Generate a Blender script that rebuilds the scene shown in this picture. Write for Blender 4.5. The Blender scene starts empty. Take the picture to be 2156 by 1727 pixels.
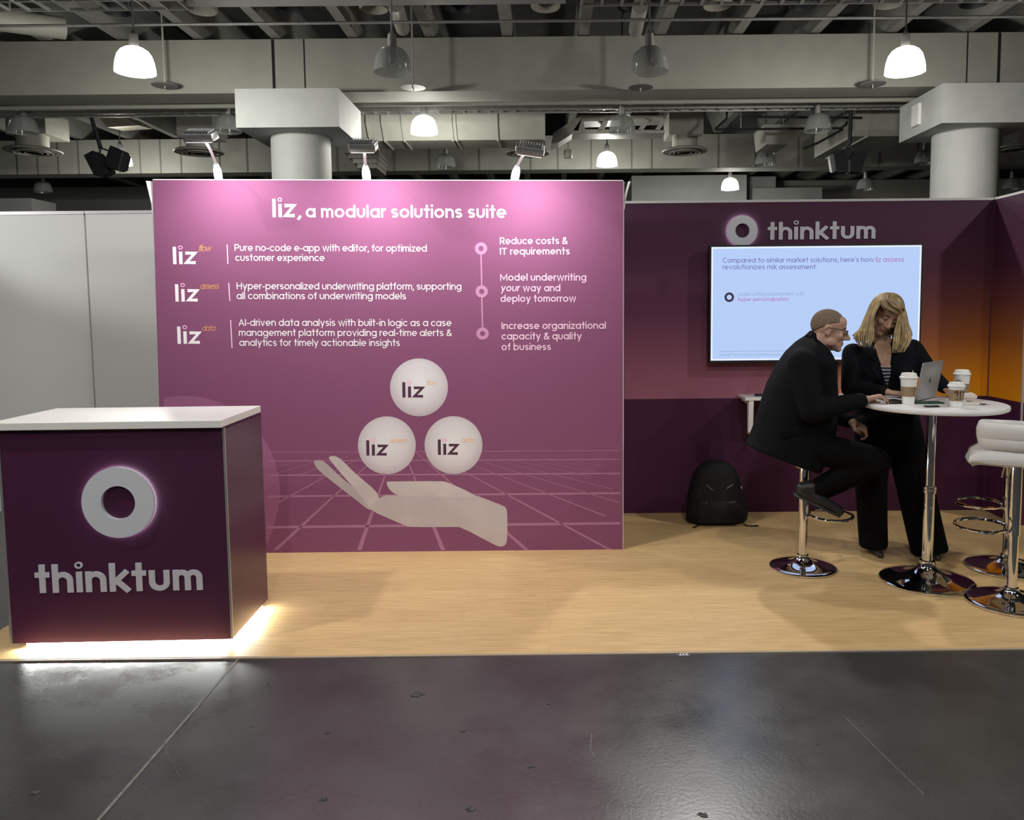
import bpy, math, random
from mathutils import Vector, Matrix
from mathutils.bvhtree import BVHTree
random.seed(7)
V3 = Vector
C = bpy.context.scene.collection
sc = bpy.context.scene
PI = math.pi

# ------------------------------------------------------------------ camera, world, lights, exposure
W, H = 2156, 1727
FL, PX, PY = 1650.0, 1150.0, 781.0          # focal length and principal point in pixels of the 2156x1727 frame
CAM = V3((0, 0, 1.6))
PITCH, ROLL = math.atan((PY-650)/FL), -0.0095
camd = bpy.data.cameras.new('camera'); cam = bpy.data.objects.new('camera', camd); C.objects.link(cam)
RM = Matrix.Rotation(PI/2-PITCH, 3, 'X') @ Matrix.Rotation(ROLL, 3, 'Z')
cam.matrix_world = Matrix.Translation(CAM) @ RM.to_4x4()
camd.sensor_fit = 'HORIZONTAL'; camd.sensor_width = 36; camd.lens = 36*FL/W
camd.shift_x = 0.5-PX/W; camd.shift_y = (PY-H/2)/W
camd.clip_end = 200
sc.camera = cam
vs = sc.view_settings
vs.view_transform = 'Standard'; vs.look = 'None'; vs.exposure = 0.0; vs.gamma = 1.0; vs.use_curve_mapping = False
wd = bpy.data.worlds.new('hall_air'); sc.world = wd; wd.use_nodes = True
wd.node_tree.nodes['Background'].inputs[0].default_value = (0.80, 0.86, 0.84, 1)
wd.node_tree.nodes['Background'].inputs[1].default_value = 0.035
sc.cycles.use_denoising = True
sc.cycles.max_bounces = 6; sc.cycles.diffuse_bounces = 3; sc.cycles.glossy_bounces = 3
sc.cycles.transmission_bounces = 4; sc.cycles.transparent_max_bounces = 8
sc.cycles.caustics_reflective = False; sc.cycles.caustics_refractive = False
sc.cycles.sample_clamp_indirect = 4.0

def light(name, kind, loc, power, col=(1, 1, 1), size=0.2, aim=None, spot=None, blend=0.6, size_y=None, spread=None):
    d = bpy.data.lights.new(name, kind); o = bpy.data.objects.new(name, d); C.objects.link(o)
    o.location = loc; d.energy = power; d.color = col
    if kind == 'AREA':
        d.size = size
        if size_y: d.shape = 'RECTANGLE'; d.size_y = size_y
        if spread: d.spread = spread
    else: d.shadow_soft_size = size
    if kind == 'SPOT': d.spot_size = spot; d.spot_blend = blend
    if aim is not None: o.rotation_euler = (V3(aim)-V3(loc)).to_track_quat('-Z', 'Y').to_euler()
    return o
WARM = (1.0, 0.975, 0.92)
# the hall's ceiling lamps over the aisle (same height as the pendants in view)
for (x, y, p) in ((-3.4, 2.4, 275), (5.5, 3.2, 300), (1.3, 1.2, 170), (-0.3, -2.2, 330), (-5.5, -1.0, 210), (4.4, -2.0, 230), (1.55, 7.5, 300)):
    light('aisle_lamp', 'SPOT', (x, y, 4.65), p, WARM, 0.10, aim=(x, y, 0), spot=math.radians(165), blend=0.5)
# added spot out of view that brightens the upper white wall panels
light('added_wall_spot', 'SPOT', (-6.6, 3.9, 3.1), 240, (1, 1, 1), 0.08, aim=(-3.6, 6.25, 3.1), spot=math.radians(48), blend=0.4)

# ------------------------------------------------------------------ pixel <-> place
def ray(px, py):
    return (RM @ V3(((px-PX)/FL, -(py-PY)/FL, -1.0)))
def at_y(px, py, y):
    d = ray(px, py); return CAM + d*((y-CAM.y)/d.y)
def at_z(px, py, z):
    d = ray(px, py); return CAM + d*((z-CAM.z)/d.z)
def at_x(px, py, x):
    d = ray(px, py); return CAM + d*((x-CAM.x)/d.x)
class Plane:
    def __init__(s, o, n): s.o = V3(o); s.n = V3(n).normalized()
    def hit(s, px, py, off=0.0):
        d = ray(px, py); o = s.o+s.n*off
        return CAM + d*((o-CAM).dot(s.n)/d.dot(s.n))

# ------------------------------------------------------------------ materials
def lin(c):
    c = c/255.0
    return c/12.92 if c <= 0.04045 else ((c+0.055)/1.055)**2.4
def rgb(r, g, b): return (lin(r), lin(g), lin(b), 1)
MATS = {}
def mat(name, col, rough=0.6, metal=0.0, noise=None, bump=None, spec=0.5, emit=None, strength=0.0, trans=0.0, coat=0.0, sheen=0.0):
    """noise = (scale, amount): gentle procedural variation of the colour; bump = (scale, strength)."""
    if name in MATS: return MATS[name]
    m = bpy.data.materials.new(name); m.use_nodes = True
    nt = m.node_tree; b = nt.nodes['Principled BSDF']
    col = tuple(col) if len(col) == 4 else tuple(col)+(1,)
    b.inputs['Base Color'].default_value = col
    b.inputs['Roughness'].default_value = rough; b.inputs['Metallic'].default_value = metal
    b.inputs['Specular IOR Level'].default_value = spec
    if coat: b.inputs['Coat Weight'].default_value = coat
    if sheen: b.inputs['Sheen Weight'].default_value = sheen
    if trans: b.inputs['Transmission Weight'].default_value = trans
    if emit is not None:
        b.inputs['Emission Color'].default_value = tuple(emit)+(1,) if len(emit) == 3 else emit
        b.inputs['Emission Strength'].default_value = strength
    tc = None
    if noise or bump:
        tc = nt.nodes.new('ShaderNodeTexCoord')
    if noise:
        n = nt.nodes.new('ShaderNodeTexNoise'); n.inputs['Scale'].default_value = noise[0]; n.inputs['Detail'].default_value = 5
        nt.links.new(tc.outputs['Object'], n.inputs['Vector'])
        r = nt.nodes.new('ShaderNodeValToRGB'); a = noise[1]
        r.color_ramp.elements[0].position = 0.3; r.color_ramp.elements[1].position = 0.7
        r.color_ramp.elements[0].color = (col[0]*(1-a), col[1]*(1-a), col[2]*(1-a), 1)
        r.color_ramp.elements[1].color = (min(1, col[0]*(1+a)), min(1, col[1]*(1+a)), min(1, col[2]*(1+a)), 1)
        nt.links.new(n.outputs['Fac'], r.inputs['Fac']); nt.links.new(r.outputs['Color'], b.inputs['Base Color'])
    if bump:
        n2 = nt.nodes.new('ShaderNodeTexNoise'); n2.inputs['Scale'].default_value = bump[0]; n2.inputs['Detail'].default_value = 4
        nt.links.new(tc.outputs['Object'], n2.inputs['Vector'])
        bp = nt.nodes.new('ShaderNodeBump'); bp.inputs['Strength'].default_value = bump[1]; bp.inputs['Distance'].default_value = 0.01
        nt.links.new(n2.outputs['Fac'], bp.inputs['Height']); nt.links.new(bp.outputs['Normal'], b.inputs['Normal'])
    MATS[name] = m; return m

# ------------------------------------------------------------------ mesh builder (all coordinates are world coordinates)
class MB:
    def __init__(s): s.v = []; s.f = []
    def add(s, vs, fs):
        k = len(s.v); s.v += [V3(v) for v in vs]; s.f += [tuple(i+k for i in f) for f in fs]; return s
    def box(s, c, d, M=None):
        c = V3(c); x, y, z = d[0]/2, d[1]/2, d[2]/2
        p = [V3(q) for q in ((-x,-y,-z),(x,-y,-z),(x,y,-z),(-x,y,-z),(-x,-y,z),(x,-y,z),(x,y,z),(-x,y,z))]
        if M is not None: p = [M @ q for q in p]
        return s.add([c+q for q in p], [(0,3,2,1),(4,5,6,7),(0,1,5,4),(1,2,6,5),(2,3,7,6),(3,0,4,7)])
    def bb(s, lo, hi):
        lo, hi = V3(lo), V3(hi); return s.box((lo+hi)/2, hi-lo)
    def rbox(s, c, d, r, M=None, n=5):
        """box with rounded vertical edges and a small top and bottom round"""
        c = V3(c); x, y, z = d[0]/2, d[1]/2, d[2]/2; r = min(r, x*.99, y*.99); e = min(r*.5, z*.9)
        rings = []
        for zz, ins in ((-z, e), (-z+e*.3, e*.3), (-z+e, 0), (z-e, 0), (z-e*.3, e*.3), (z, e)):
            ring = []
            for (sx, sy, a0) in ((1,1,0),(-1,1,PI/2),(-1,-1,PI),(1,-1,1.5*PI)):
                for k in range(n+1):
                    a = a0+PI/2*k/n
                    ring.append(V3((sx*(x-r)+(r-ins)*math.cos(a), sy*(y-r)+(r-ins)*math.sin(a), zz)))
            rings.append([c+((M @ q) if M is not None else q) for q in ring])
        return s.loft(rings)
    def loft(s, rings, cap=True, close=True):
        n = len(rings[0]); vs = [p for r in rings for p in r]; fs = []
        for i in range(len(rings)-1):
            for j in range(n if close else n-1):
                a, b = i*n+j, i*n+(j+1) % n
                fs.append((a, b, b+n, a+n))
        if cap:
            fs.append(tuple(reversed(range(n)))); fs.append(tuple((len(rings)-1)*n+j for j in range(n)))
        return s.add(vs, fs)
    def cyl(s, p1, p2, r1, r2=None, n=20, cap=True):
        p1, p2 = V3(p1), V3(p2); r2 = r1 if r2 is None else r2
        a = (p2-p1).normalized(); u = a.orthogonal().normalized(); w = a.cross(u)
        R = [[p+(u*math.cos(2*PI*k/n)+w*math.sin(2*PI*k/n))*r for k in range(n)] for p, r in ((p1, r1), (p2, r2))]
        return s.loft(R, cap)
    def cap_cyl(s, p1, p2, r1, r2=None, n=14, m=4, flat=1.0, up=None):
        """tapered capsule"""
        p1, p2 = V3(p1), V3(p2); r2 = r1 if r2 is None else r2
        a = p2-p1; L = a.length; a = a.normalized() if L > 1e-6 else V3((0,0,1))
        u = (V3(up)-a*V3(up).dot(a)).normalized() if up is not None else a.orthogonal().normalized(); w = a.cross(u)
        R = []
        for p, r, t0, t1 in ((p1, r1, -PI/2, 0), (p2, r2, 0, PI/2)):
            for i in range(m+1):
                t = t0+(t1-t0)*i/m; rr = max(r*math.cos(t), r*.02)
                R.append([p+a*(r*math.sin(t))+(u*math.cos(2*PI*k/n)*flat+w*math.sin(2*PI*k/n))*rr for k in range(n)])
        return s.loft(R)
    def chain(s, pts, rad, n=14):
        for i in range(len(pts)-1): s.cap_cyl(pts[i], pts[i+1], rad[i], rad[i+1], n)
        return s
    def ell(s, c, r, M=None, n=20, m=12):
        c = V3(c); R = []
        for i in range(m+1):
            t = -PI/2+PI*i/m; ct = max(math.cos(t), .01)
            ring = [V3((r[0]*ct*math.cos(2*PI*k/n), r[1]*ct*math.sin(2*PI*k/n), r[2]*math.sin(t))) for k in range(n)]
            R.append([c+((M @ q) if M is not None else q) for q in ring])
        return s.loft(R)
    def lathe(s, prof, o, n=40, cap=True, M=None):
        o = V3(o); R = []
        for (r, z) in prof:
            ring = [V3((max(r, 1e-4)*math.cos(2*PI*k/n), max(r, 1e-4)*math.sin(2*PI*k/n), z)) for k in range(n)]
            R.append([o+((M @ q) if M is not None else q) for q in ring])
        return s.loft(R, cap)
    def tube(s, path, r, n=8, closed=False, radii=None):
        P = [V3(p) for p in path]; N = len(P); R = []; prev = None
        for i in range(N):
            if closed: t = P[(i+1) % N]-P[i-1]
            else: t = P[min(i+1, N-1)]-P[max(i-1, 0)]
            t.normalize()
            if prev is None: u = t.orthogonal().normalized()
            else:
                u = prev-t*prev.dot(t); u = u.normalized() if u.length > 1e-6 else t.orthogonal().normalized()
            prev = u; w = t.cross(u); rr = radii[i] if radii else r
            R.append([P[i]+(u*math.cos(2*PI*k/n)+w*math.sin(2*PI*k/n))*rr for k in range(n)])
        if closed:
            vs = [p for q in R for p in q]; fs = []
            for i in range(N):
                for j in range(n):
                    a, b = i*n+j, i*n+(j+1) % n; a2, b2 = ((i+1) % N)*n+j, ((i+1) % N)*n+(j+1) % n
                    fs.append((a, b, b2, a2))
            return s.add(vs, fs)
        return s.loft(R)
    def prism(s, pts, ext):
        """closed polygon (3-D points) pushed out along ext"""
        n = len(pts); ext = V3(ext); a = [V3(p) for p in pts]; b = [p+ext for p in a]
        fs = [tuple(range(n)), tuple(reversed(range(n, 2*n)))] + [(i, i+n, (i+1) % n+n, (i+1) % n) for i in range(n)]
        return s.add(a+b, fs)
    def ring(s, o, U, Vv, N, r1, r0, depth, n=56):
        """flat annulus of outer radius r1 (tuple for ellipse) and inner r0, front face at o, thickness behind it"""
        o, U, Vv, N = V3(o), V3(U), V3(Vv), V3(N); R = []
        for (r, d) in ((r0, 0), (r1, 0), (r1, -depth), (r0, -depth)):
            R.append([o+U*(r*math.cos(2*PI*k/n))+Vv*(r*math.sin(2*PI*k/n))+N*d for k in range(n)])
        vs = [p for q in R for p in q]; fs = []
        for i in range(4):
            for j in range(n):
                i2 = (i+1) % 4; j2 = (j+1) % n
                fs.append((i*n+j, i2*n+j, i2*n+j2, i*n+j2))
        return s.add(vs, fs)
    def disc(s, o, U, Vv, r, n=56, depth=0.0005):
        o, U, Vv = V3(o), V3(U), V3(Vv)
        return s.prism([o+U*(r*math.cos(2*PI*k/n))+Vv*(r*math.sin(2*PI*k/n)) for k in range(n)], U.cross(Vv)*-depth)
    def ribbon(s, pts, w, closed, fr, depth):
        """stroke of width w along 2-D points; fr maps (x, y, z) to the world"""
        n = len(pts); L = []; Rr = []; h = w/2
        for i in range(n):
            if closed: a, b = pts[i-1], pts[(i+1) % n]
            else: a, b = pts[max(i-1, 0)], pts[min(i+1, n-1)]
            p = pts[i]
            def nrm(q, r):
                dx, dy = r[0]-q[0], r[1]-q[1]; l = math.hypot(dx, dy) or 1e-9; return (-dy/l, dx/l)
            if (i == 0 or i == n-1) and not closed: nx, ny = nrm(a, b); k = 1
            else:
                n1, n2 = nrm(a, p), nrm(p, b); nx, ny = n1[0]+n2[0], n1[1]+n2[1]; l = math.hypot(nx, ny) or 1e-9
                nx, ny = nx/l, ny/l; k = min(2.0, 1/max(.3, nx*n1[0]+ny*n1[1]))
            L.append((p[0]+nx*h*k, p[1]+ny*h*k)); Rr.append((p[0]-nx*h*k, p[1]-ny*h*k))
        vs = [fr(x, y, 0) for x, y in L]+[fr(x, y, 0) for x, y in Rr]+[fr(x, y, -depth) for x, y in L]+[fr(x, y, -depth) for x, y in Rr]
        fs = []
        for i in range(n if closed else n-1):
            j = (i+1) % n
            fs += [(i, n+i, n+j, j), (2*n+i, 2*n+j, 3*n+j, 3*n+i), (i, j, 2*n+j, 2*n+i), (n+i, 3*n+i, 3*n+j, n+j)]
        if not closed:
            fs += [(0, 2*n, 3*n, n), (n-1, 2*n-1, 4*n-1, 3*n-1)]
        return s.add(vs, fs)

ORG = {}
def tag(o, label=None, cat=None, group=None, kind=None):
    if label: o['label'] = label
    if cat: o['category'] = cat
    if group: o['group'] = group
    if kind: o['kind'] = kind
    return o
def link(name, me, m, parent=None, loc=None):
    o = bpy.data.objects.new(name, me); C.objects.link(o)
    if m is not None and not me.materials: me.materials.append(m)
    if parent is not None: o.parent = parent; ORG[o.name] = ORG[parent.name]
    else:
        o.location = loc if loc is not None else (0, 0, 0); ORG[o.name] = V3(loc) if loc is not None else V3((0, 0, 0))
    return o
def build(name, mb, m, parent=None, smooth=False, loc=None, bevel=None):
    org = ORG[parent.name] if parent is not None else (V3(loc) if loc is not None else V3((0, 0, 0)))
    me = bpy.data.meshes.new(name)
    me.from_pydata([tuple(v-org) for v in mb.v], [], mb.f); me.validate(); me.update()
    import bmesh
    bm = bmesh.new(); bm.from_mesh(me); bmesh.ops.recalc_face_normals(bm, faces=bm.faces); bm.to_mesh(me); bm.free()
    if smooth:
        me.polygons.foreach_set('use_smooth', [True]*len(me.polygons))
        me.set_sharp_from_angle(angle=math.radians(40 if smooth is True else smooth))
    o = link(name, me, m, parent, loc)
    if bevel:
        md = o.modifiers.new('bevel', 'BEVEL'); md.width = bevel; md.segments = 2; md.limit_method = 'ANGLE'; md.angle_limit = math.radians(50)
    return o
def thing(name, loc, label, cat, group=None):
    o = bpy.data.objects.new(name, None); C.objects.link(o); o.location = loc; o.empty_display_size = 0.1
    ORG[o.name] = V3(loc); return tag(o, label, cat, group)
def blob(name, mb, m, parent=None, voxel=0.012, it=6, fac=0.5, loc=None):
    """melts overlapping closed shapes into one continuous skin"""
    org = ORG[parent.name] if parent is not None else (V3(loc) if loc is not None else V3((0, 0, 0)))
    me = bpy.data.meshes.new('tmp'); me.from_pydata([tuple(v-org) for v in mb.v], [], mb.f); me.update()
    t = bpy.data.objects.new('tmp', me); C.objects.link(t)
    r = t.modifiers.new('r', 'REMESH'); r.mode = 'VOXEL'; r.voxel_size = voxel
    if it:
        s_ = t.modifiers.new('s', 'SMOOTH'); s_.factor = fac; s_.iterations = it
    dg = bpy.context.evaluated_depsgraph_get(); dg.update()
    out = bpy.data.meshes.new_from_object(t.evaluated_get(dg)); out.name = name
    C.objects.unlink(t); bpy.data.objects.remove(t); bpy.data.meshes.remove(me)
    out.materials.clear()
    out.polygons.foreach_set('use_smooth', [True]*len(out.polygons))
    return link(name, out, m, parent, loc)
def copy_tree(o, parent=None):
    c = o.copy(); C.objects.link(c); c.parent = parent
    for ch in [k for k in bpy.data.objects if k.parent == o]: copy_tree(ch, c)
    return c

# ------------------------------------------------------------------ geometric sans drawn with strokes (x-height = 1)
def arc(cx, cy, rx, ry, a0, a1, n=14):
    return [(cx+rx*math.cos(math.radians(a0+(a1-a0)*i/n)), cy+ry*math.sin(math.radians(a0+(a1-a0)*i/n))) for i in range(n+1)]
AS, DS, CH = 1.38, -.42, 1.32
def glyph(c, w, ring_dot=False):
    h = w/2; r = .5-h; S = []; 
    def o(cx=.5, cy=.5): S.append((arc(cx, cy, r, r, 0, 360, 28)[:-1], True))
    def l(*p): S.append((list(p), False))
    wd = 1.0
    if c == 'a': o(); l((1-h, 0), (1-h, 1))
    elif c == 'b': o(); l((h, 0), (h, AS))
    elif c == 'c': l(*arc(.5, .5, r, r, 42, 318, 22)); wd = .88
    elif c == 'd': o(); l((1-h, 0), (1-h, AS))
    elif c == 'e': l((h, .5-h*.2), (1-h, .5-h*.2), *arc(.5, .5, r, r, 3, 312, 24))
    elif c == 'f': l((.3, 0), (.3, AS-.3), *arc(.3+.24, AS-.3, .24, .3-h, 180, 85, 8)); l((0, 1-h), (.58, 1-h)); wd = .56
    elif c == 'g': o(); l((1-h, 1), (1-h, -.02), *arc(.5, -.02, r, .4-h, 0, -150, 14))
    elif c in 'hn':
        q = .43-h; l((h, 0), (h, AS if c == 'h' else 1)); l(*arc(h+q, 1-h-q, q, q, 180, 0, 14), (h+2*q, 0)); wd = .86
    elif c in 'ij':
        l((h, 0), (h, 1)); wd = w
        if ring_dot: S.append((arc(h, 1.32, .13, .13, 0, 360, 18)[:-1], 'ring'))
        else: l((h, 1.2), (h, 1.2+w))
    elif c == 'k': l((h, 0), (h, AS)); l((w*.6, .38), (.74, 1)); l((.28, .55), (.80, 0)); wd = .8
    elif c == 'l': l((h, 0), (h, AS)); wd = w
    elif c == 'm':
        q = .37-h; l((h, 0), (h, 1))
        l(*arc(h+q, 1-h-q, q, q, 180, 0, 12), (h+2*q, 0)); l(*arc(h+3*q, 1-h-q, q, q, 180, 0, 12), (h+4*q, 0)); wd = w+4*q
    elif c == 'o': o()
    elif c == 'p': o(); l((h, DS), (h, 1))
    elif c == 'q': o(); l((1-h, DS), (1-h, 1))
    elif c == 'r': l((h, 0), (h, 1)); l(*arc(h+.34, .64, .34, .36-h, 180, 80, 8)); wd = .46
    elif c == 's':
        ry = (.5-h)/2; rx = .36-h
        l(*arc(.37, 1-h-ry, rx, ry, 28, 270, 14), *arc(.37, h+ry, rx, ry, 90, -152, 14)[1:]); wd = .74
    elif c == 't': l((.3, 0), (.3, AS)); l((0, 1-h), (.6, 1-h)); wd = .58
    elif c == 'u': q = .43-h; l((h, 1), *arc(h+q, h+q, q, q, 180, 360, 14), (h+2*q, 1)); wd = .86
    elif c == 'v': l((h, 1), (.44, 0), (.88-h, 1)); wd = .88
    elif c == 'w': l((h, 1), (.38, 0), (.68, 1), (.98, 0), (1.36-h, 1)); wd = 1.36
    elif c == 'x': l((h, 1), (.84-h, 0)); l((.84-h, 1), (h, 0)); wd = .84
    elif c == 'y': l((h, 1), (.46, .04)); l((.9-h, 1), (.28, DS)); wd = .9
    elif c == 'z': l((.02, 1-h), (.72, 1-h), (.08, h), (.76, h)); wd = .78
    elif c == 'A': l((h*.7, 0), (.58, CH-h), (1.16-h*.7, 0)); l((.25, .42), (.91, .42)); wd = 1.16
    elif c in 'PR':
        b = (CH-h-.58)/2
        l((h, 0), (h, CH-h), (.5, CH-h), *arc(.5, CH-h-b, b, b, 90, -90, 12), (h, .58)); wd = .5+b+h
        if c == 'R': l((.48, .58), (.86, 0))
    elif c == 'H': l((h, 0), (h, CH)); l((1.06-h, 0), (1.06-h, CH)); l((h, .68), (1.06-h, .68)); wd = 1.06
    elif c == 'I': l((h, 0), (h, CH)); wd = w
    elif c == 'T': l((.48, 0), (.48, CH)); l((0, CH-h), (.96, CH-h)); wd = .96
    elif c == 'M': l((h, 0), (h, CH-h), (.68, .3), (1.36-h, CH-h), (1.36-h, 0)); wd = 1.36
    elif c == 'C': l(*arc(.68, CH/2, .68-h, CH/2-h, 46, 314, 24)); wd = 1.2
    elif c == 'U': q = .5-h; l((h, CH), *arc(h+q, h+q, q, q, 180, 360, 16), (h+2*q, CH))
    elif c == '2': l(*arc(.42, CH-.42, .42-h, .42-h, 170, -40, 12), (h, h), (.86, h)); wd = .86
    elif c == '1': l((.02, CH-.25), (.3, CH-h), (.3, 0)); wd = .45
    elif c == '0': S.append((arc(.45, CH/2, .45-h, CH/2-h, 0, 360, 24)[:-1], True)); wd = .9
    elif c == '7': l((0, CH-h), (.8-h, CH-h), (.25, 0)); wd = .8
    elif c == '&':
        l((1.0, 0), (.30, .84), (.24, 1.02), (.32, 1.2), (.48, CH-h), (.64, 1.2), (.64, 1.0), (.5, .84), (.16, .56), (h, .34), (.16, .12), (.42, h), (.7, .16), (.98, .62)); wd = 1.02
    elif c == ',': l((w, .16), (.02, -.26)); wd = w+.04
    elif c == '-': l((.02, .48), (.5, .48)); wd = .52
    elif c == "'": l((h, AS), (h, 1.05)); wd = w
    elif c == ':': l((h, 0), (h, w)); l((h, .75), (h, .75+w)); wd = w
    elif c == '.': l((h, 0), (h, w)); wd = w
    elif c == ' ': wd = .30
    return S, wd
GAP = {' ': .0}
def text_adv(s, w, gap=.14):
    return sum(glyph(c, w)[1]+gap for c in s)-gap
def text_on(mb, s, p0, p1, N, xh, w, depth=.0002, slant=0.0, ring_dot=False, ring_mb=None, gap=.14, skip=''):
    """writes s from p0 to p1 (baseline ends) on a surface with normal N"""
    p0, p1, N = V3(p0), V3(p1), V3(N); U = (p1-p0); Lw = U.length; U.normalize(); Vv = N.cross(U).normalized()
    sx = Lw/text_adv(s, w, gap); x = 0.0
    for c in s:
        S, wd = glyph(c, w, ring_dot)
        if c not in skip:
            for si, (pts, closed) in enumerate(S):
                tgt, ww, cl = mb, w, closed
                if closed == 'ring': tgt, ww, cl = (ring_mb or mb), .075, True
                q = [(a+slant*b, b) for a, b in pts]
                fr = lambda a, b, z, x=x, k=si*max(depth*.05, .00003): p0+U*((x+a)*sx)+Vv*(b*xh)+N*(z+k)
                tgt.ribbon(q, ww, cl, fr, depth)
        x += wd+gap
    return mb
# ------------------------------------------------------------------ materials of the place
def floor_concrete():
    m = bpy.data.materials.new('polished_dark_concrete'); m.use_nodes = True; nt = m.node_tree; b = nt.nodes['Principled BSDF']
    tc = nt.nodes.new('ShaderNodeTexCoord')
    def noise(sc_, det, ro=.6, st=None):
        n = nt.nodes.new('ShaderNodeTexNoise'); n.inputs['Scale'].default_value = sc_; n.inputs['Detail'].default_value = det; n.inputs['Roughness'].default_value = ro
        if st:
            mp = nt.nodes.new('ShaderNodeMapping'); mp.inputs['Scale'].default_value = st; mp.inputs['Rotation'].default_value = (0, 0, .5)
            nt.links.new(tc.outputs['Object'], mp.inputs['Vector']); nt.links.new(mp.outputs['Vector'], n.inputs['Vector'])
        else: nt.links.new(tc.outputs['Object'], n.inputs['Vector'])
        return n
    n1 = noise(1.3, 8); r1 = nt.nodes.new('ShaderNodeValToRGB')
    r1.color_ramp.elements[0].position = .3; r1.color_ramp.elements[0].color = (.030, .031, .031, 1)
    r1.color_ramp.elements[1].position = .75; r1.color_ramp.elements[1].color = (.066, .066, .063, 1)
    nt.links.new(n1.outputs['Fac'], r1.inputs['Fac'])
    n2 = noise(55, 5, .6); r2 = nt.nodes.new('ShaderNodeValToRGB')      # pale specks of wear
    r2.color_ramp.elements[0].position = .70; r2.color_ramp.elements[0].color = (0, 0, 0, 1)
    r2.color_ramp.elements[1].position = .80; r2.color_ramp.elements[1].color = (.05, .05, .048, 1)
    nt.links.new(n2.outputs['Fac'], r2.inputs['Fac'])
    n3 = noise(3, 5, .6, (14, .5, 1)); r3 = nt.nodes.new('ShaderNodeValToRGB')  # fine scratches
    r3.color_ramp.elements[0].position = .71; r3.color_ramp.elements[0].color = (0, 0, 0, 1)
    r3.color_ramp.elements[1].position = .76; r3.color_ramp.elements[1].color = (.05, .05, .048, 1)
    nt.links.new(n3.outputs['Fac'], r3.inputs['Fac'])
    prev = r1.outputs['Color']
    for r in (r2, r3):
        mx = nt.nodes.new('ShaderNodeMix'); mx.data_type = 'RGBA'; mx.blend_type = 'ADD'; mx.inputs['Factor'].default_value = 1
        nt.links.new(prev, mx.inputs[6]); nt.links.new(r.outputs['Color'], mx.inputs[7]); prev = mx.outputs[2]
    nt.links.new(prev, b.inputs['Base Color'])
    n4 = noise(2.2, 6); mr = nt.nodes.new('ShaderNodeMapRange'); mr.inputs[1].default_value = .3; mr.inputs[2].default_value = .7
    mr.inputs[3].default_value = .20; mr.inputs[4].default_value = .36
    nt.links.new(n4.outputs['Fac'], mr.inputs[0]); nt.links.new(mr.outputs[0], b.inputs['Roughness'])
    n5 = noise(60, 4); bp = nt.nodes.new('ShaderNodeBump'); bp.inputs['Strength'].default_value = .12; bp.inputs['Distance'].default_value = .004
    nt.links.new(n5.outputs['Fac'], bp.inputs['Height']); nt.links.new(bp.outputs['Normal'], b.inputs['Normal'])
    b.inputs['Specular IOR Level'].default_value = .95
    return m
def wood_vinyl():
    m = bpy.data.materials.new('oak_vinyl'); m.use_nodes = True; nt = m.node_tree; b = nt.nodes['Principled BSDF']
    tc = nt.nodes.new('ShaderNodeTexCoord')
    br = nt.nodes.new('ShaderNodeTexBrick'); nt.links.new(tc.outputs['Object'], br.inputs['Vector'])
    br.inputs['Scale'].default_value = 1; br.inputs['Brick Width'].default_value = 1.2; br.inputs['Row Height'].default_value = .15
    br.inputs['Mortar Size'].default_value = .0012; br.offset = .37
    br.inputs['Color1'].default_value = (.70, .49, .235, 1); br.inputs['Color2'].default_value = (.65, .445, .208, 1); br.inputs['Mortar'].default_value = (.54, .36, .18, 1)
    mp = nt.nodes.new('ShaderNodeMapping'); mp.inputs['Scale'].default_value = (3.0, 30, 1); nt.links.new(tc.outputs['Object'], mp.inputs['Vector'])
    n = nt.nodes.new('ShaderNodeTexNoise'); n.inputs['Scale'].default_value = 1.6; n.inputs['Detail'].default_value = 7; n.inputs['Distortion'].default_value = .5
    nt.links.new(mp.outputs['Vector'], n.inputs['Vector'])
    r = nt.nodes.new('ShaderNodeValToRGB'); r.color_ramp.elements[0].position = .3; r.color_ramp.elements[0].color = (.86, .84, .80, 1)
    r.color_ramp.elements[1].position = .65; r.color_ramp.elements[1].color = (1.06, 1.06, 1.06, 1); nt.links.new(n.outputs['Fac'], r.inputs['Fac'])
    mx = nt.nodes.new('ShaderNodeMix'); mx.data_type = 'RGBA'; mx.blend_type = 'MULTIPLY'; mx.inputs['Factor'].default_value = 1
    nt.links.new(br.outputs['Color'], mx.inputs[6]); nt.links.new(r.outputs['Color'], mx.inputs[7]); nt.links.new(mx.outputs[2], b.inputs['Base Color'])
    b.inputs['Roughness'].default_value = .42
    return m
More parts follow.
